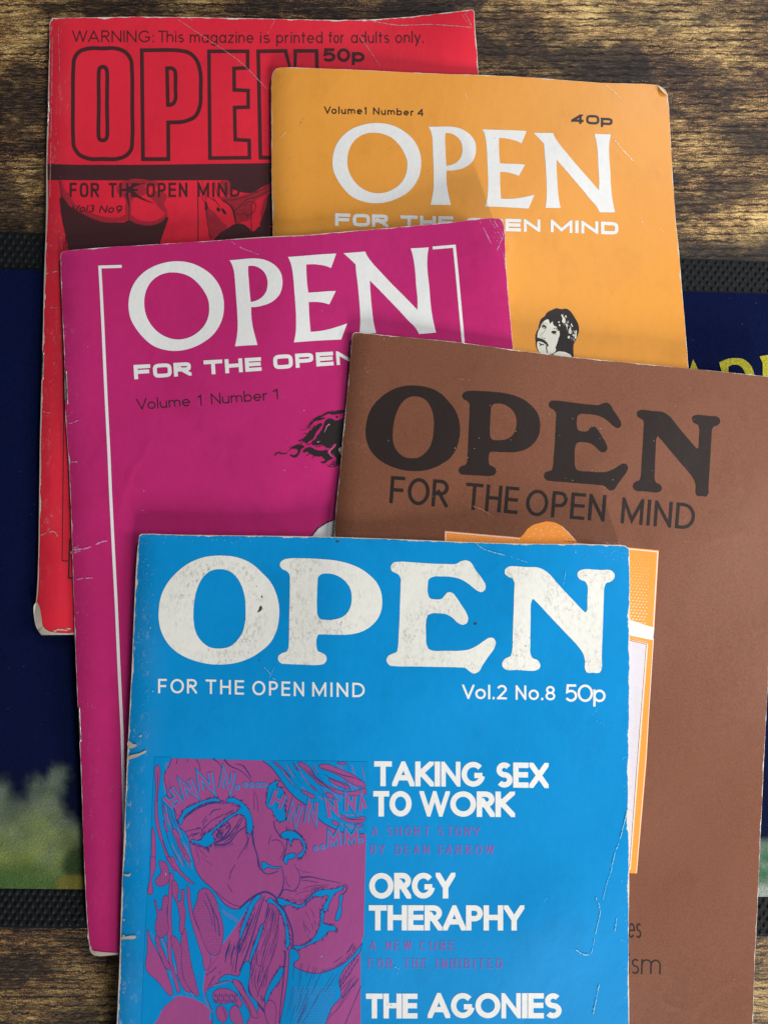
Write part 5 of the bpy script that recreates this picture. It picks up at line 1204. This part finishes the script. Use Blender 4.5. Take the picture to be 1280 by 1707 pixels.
sc += crackle(1030, 925, 8, 8, 20, .6, 83) + crackle(1042, 1300, 3, 90, 16, .4, 84) + crackle(1040, 1600, 4, 60, 16, .5, 85) + crackle(1000, 920, 25, 4, 12, .7, 86) + crackle(909, 1498, 2, 4, 5, .8, 87) + crackle(662, 1617, 2, 5, 6, .9, 88) + crackle(998, 1198, 6, 10, 6, .7, 89) + crackle(652, 1672, 3, 2, 6, 1.0, 90)
sc += crackle(245, 960, 6, 60, 60, .45, 91) + crackle(243, 1150, 5, 60, 44, .45, 92) + crackle(700, 903, 180, 3, 30, .4, 93) + crackle(330, 896, 70, 4, 26, .5, 94) + crackle(230, 1400, 5, 80, 14, .4, 95)
sc += rscratch([(262, 1010), (300, 1040)], .3, 96)[:0] + [chip(251, 1047, 1.6, 5, .7, 1.6), chip(248, 942, 1.4, 6), chip(255, 1152, 1.5, 7), chip(876, 1077, 1.3, 8, 1.3), chip(277, 1457, 1.0, 4, .7, 3.0), chip(536, 1594, .9, 4, .7, 2.2)]
decal(BLU, "scuff_marks", sc, M['worn_blue'], 10)
tr = [(1, PX("214,1262 222,1258 232,1256 245,1252 236,1258 226,1263 217,1266 213.5,1269", n=3)), (1, PX("216,1235 222,1240 229,1242 224,1246 216,1247", n=3)), chip(235, 1227, 2.4, 12, 1.1, 1.2), (1, PX("206,1458 216,1457 217,1455 218,1459 210,1460", n=3)), (1, PX("203,1563 210,1561 228,1562 212,1565 203,1565", n=3)), chip(207, 1533, 2.0, 13), chip(207, 1560, 2.2, 14)]
r7 = np.random.default_rng(7); tops = PX("237,890 303,891.6 544,895 640,898 850,906 1010,908 1041,910", False, 6)
d = np.r_[0, np.cumsum(np.linalg.norm(np.diff(tops, axis=0), axis=1))]; s_ = np.arange(0, d[-1], 4.0); tp = np.c_[np.interp(s_, d, tops[:, 0]), np.interp(s_, d, tops[:, 1])]
tr += [(1, np.vstack([tp + (0, -.2), (tp + np.c_[np.zeros(len(tp)), np.abs(r7.normal(.5, .6, len(tp))) + .3])[::-1]]))]
lb = bl_left[1:]; d = np.r_[0, np.cumsum(np.linalg.norm(np.diff(lb, axis=0), axis=1))]; s_ = np.arange(0, d[-1], 4.0); tp = np.c_[np.interp(s_, d, lb[:, 0]), np.interp(s_, d, lb[:, 1])]
tr += [(1, np.vstack([tp + (-.2, 0), (tp + np.c_[np.abs(r7.normal(0, .3, len(tp))) + .1, np.zeros(len(tp))])[::-1]]))]
decal(BLU, "worn_edge", tr, M['worn'], 11)
decal(BLU, "dirt_specks", [(1, PX("433,1012 436,1010 437,1015 434,1019 430,1020 432,1016", n=3)), chip(437, 995, 1.6, 3, 1, 1.4), chip(428, 977.5, .9, 4), chip(432, 1018, 1.4, 5), chip(438, 1015, .8, 6), chip(792, 1039.5, 2.4, 7, 1.2, .9), chip(433, 1101, 1.4, 8), chip(409, 1032, .9, 9), chip(563, 903, 2.0, 10, 1.6, .8)], M['dirt'], 6)

# ============================================================ yellow lettering woven into the runner
zr = lambda t_: Z(1110, 400, 6.83, t_)
yl = [[(1, zr("305,1360* 340,1430 420,1620 500,1800* 440,1800* 400,1720* 250,1720* 215,1800* 150,1800* 230,1580 270,1460")), (-1, zr("310,1480* 380,1640* 270,1640*"))],
      [(1, zr("600,1395* 680,1360 780,1345 880,1360 960,1430 1000,1540 990,1660 930,1760 820,1800 640,1800* 630,1500*")), (-1, zr("705,1440* 760,1420 830,1430 890,1500 915,1600 890,1700 820,1740 710,1740*"))],
      [(1, zr("1060,1325* 1150,1310* 1300,1310* 1300,1390* 1180,1390* 1180,1500* 1280,1500* 1280,1570* 1180,1570* 1180,1730* 1300,1730* 1300,1800* 1100,1800* 1095,1400*"))]]
for g_ in yl:
    V, T_ = cdt_fill(g_, 20); W = at_z(V, np.full(len(V), RT + .00025))
    mesh_obj("yellow_letter", np.c_[W, np.full(len(V), RT + .00025)], T_, M['yellow'], runner)
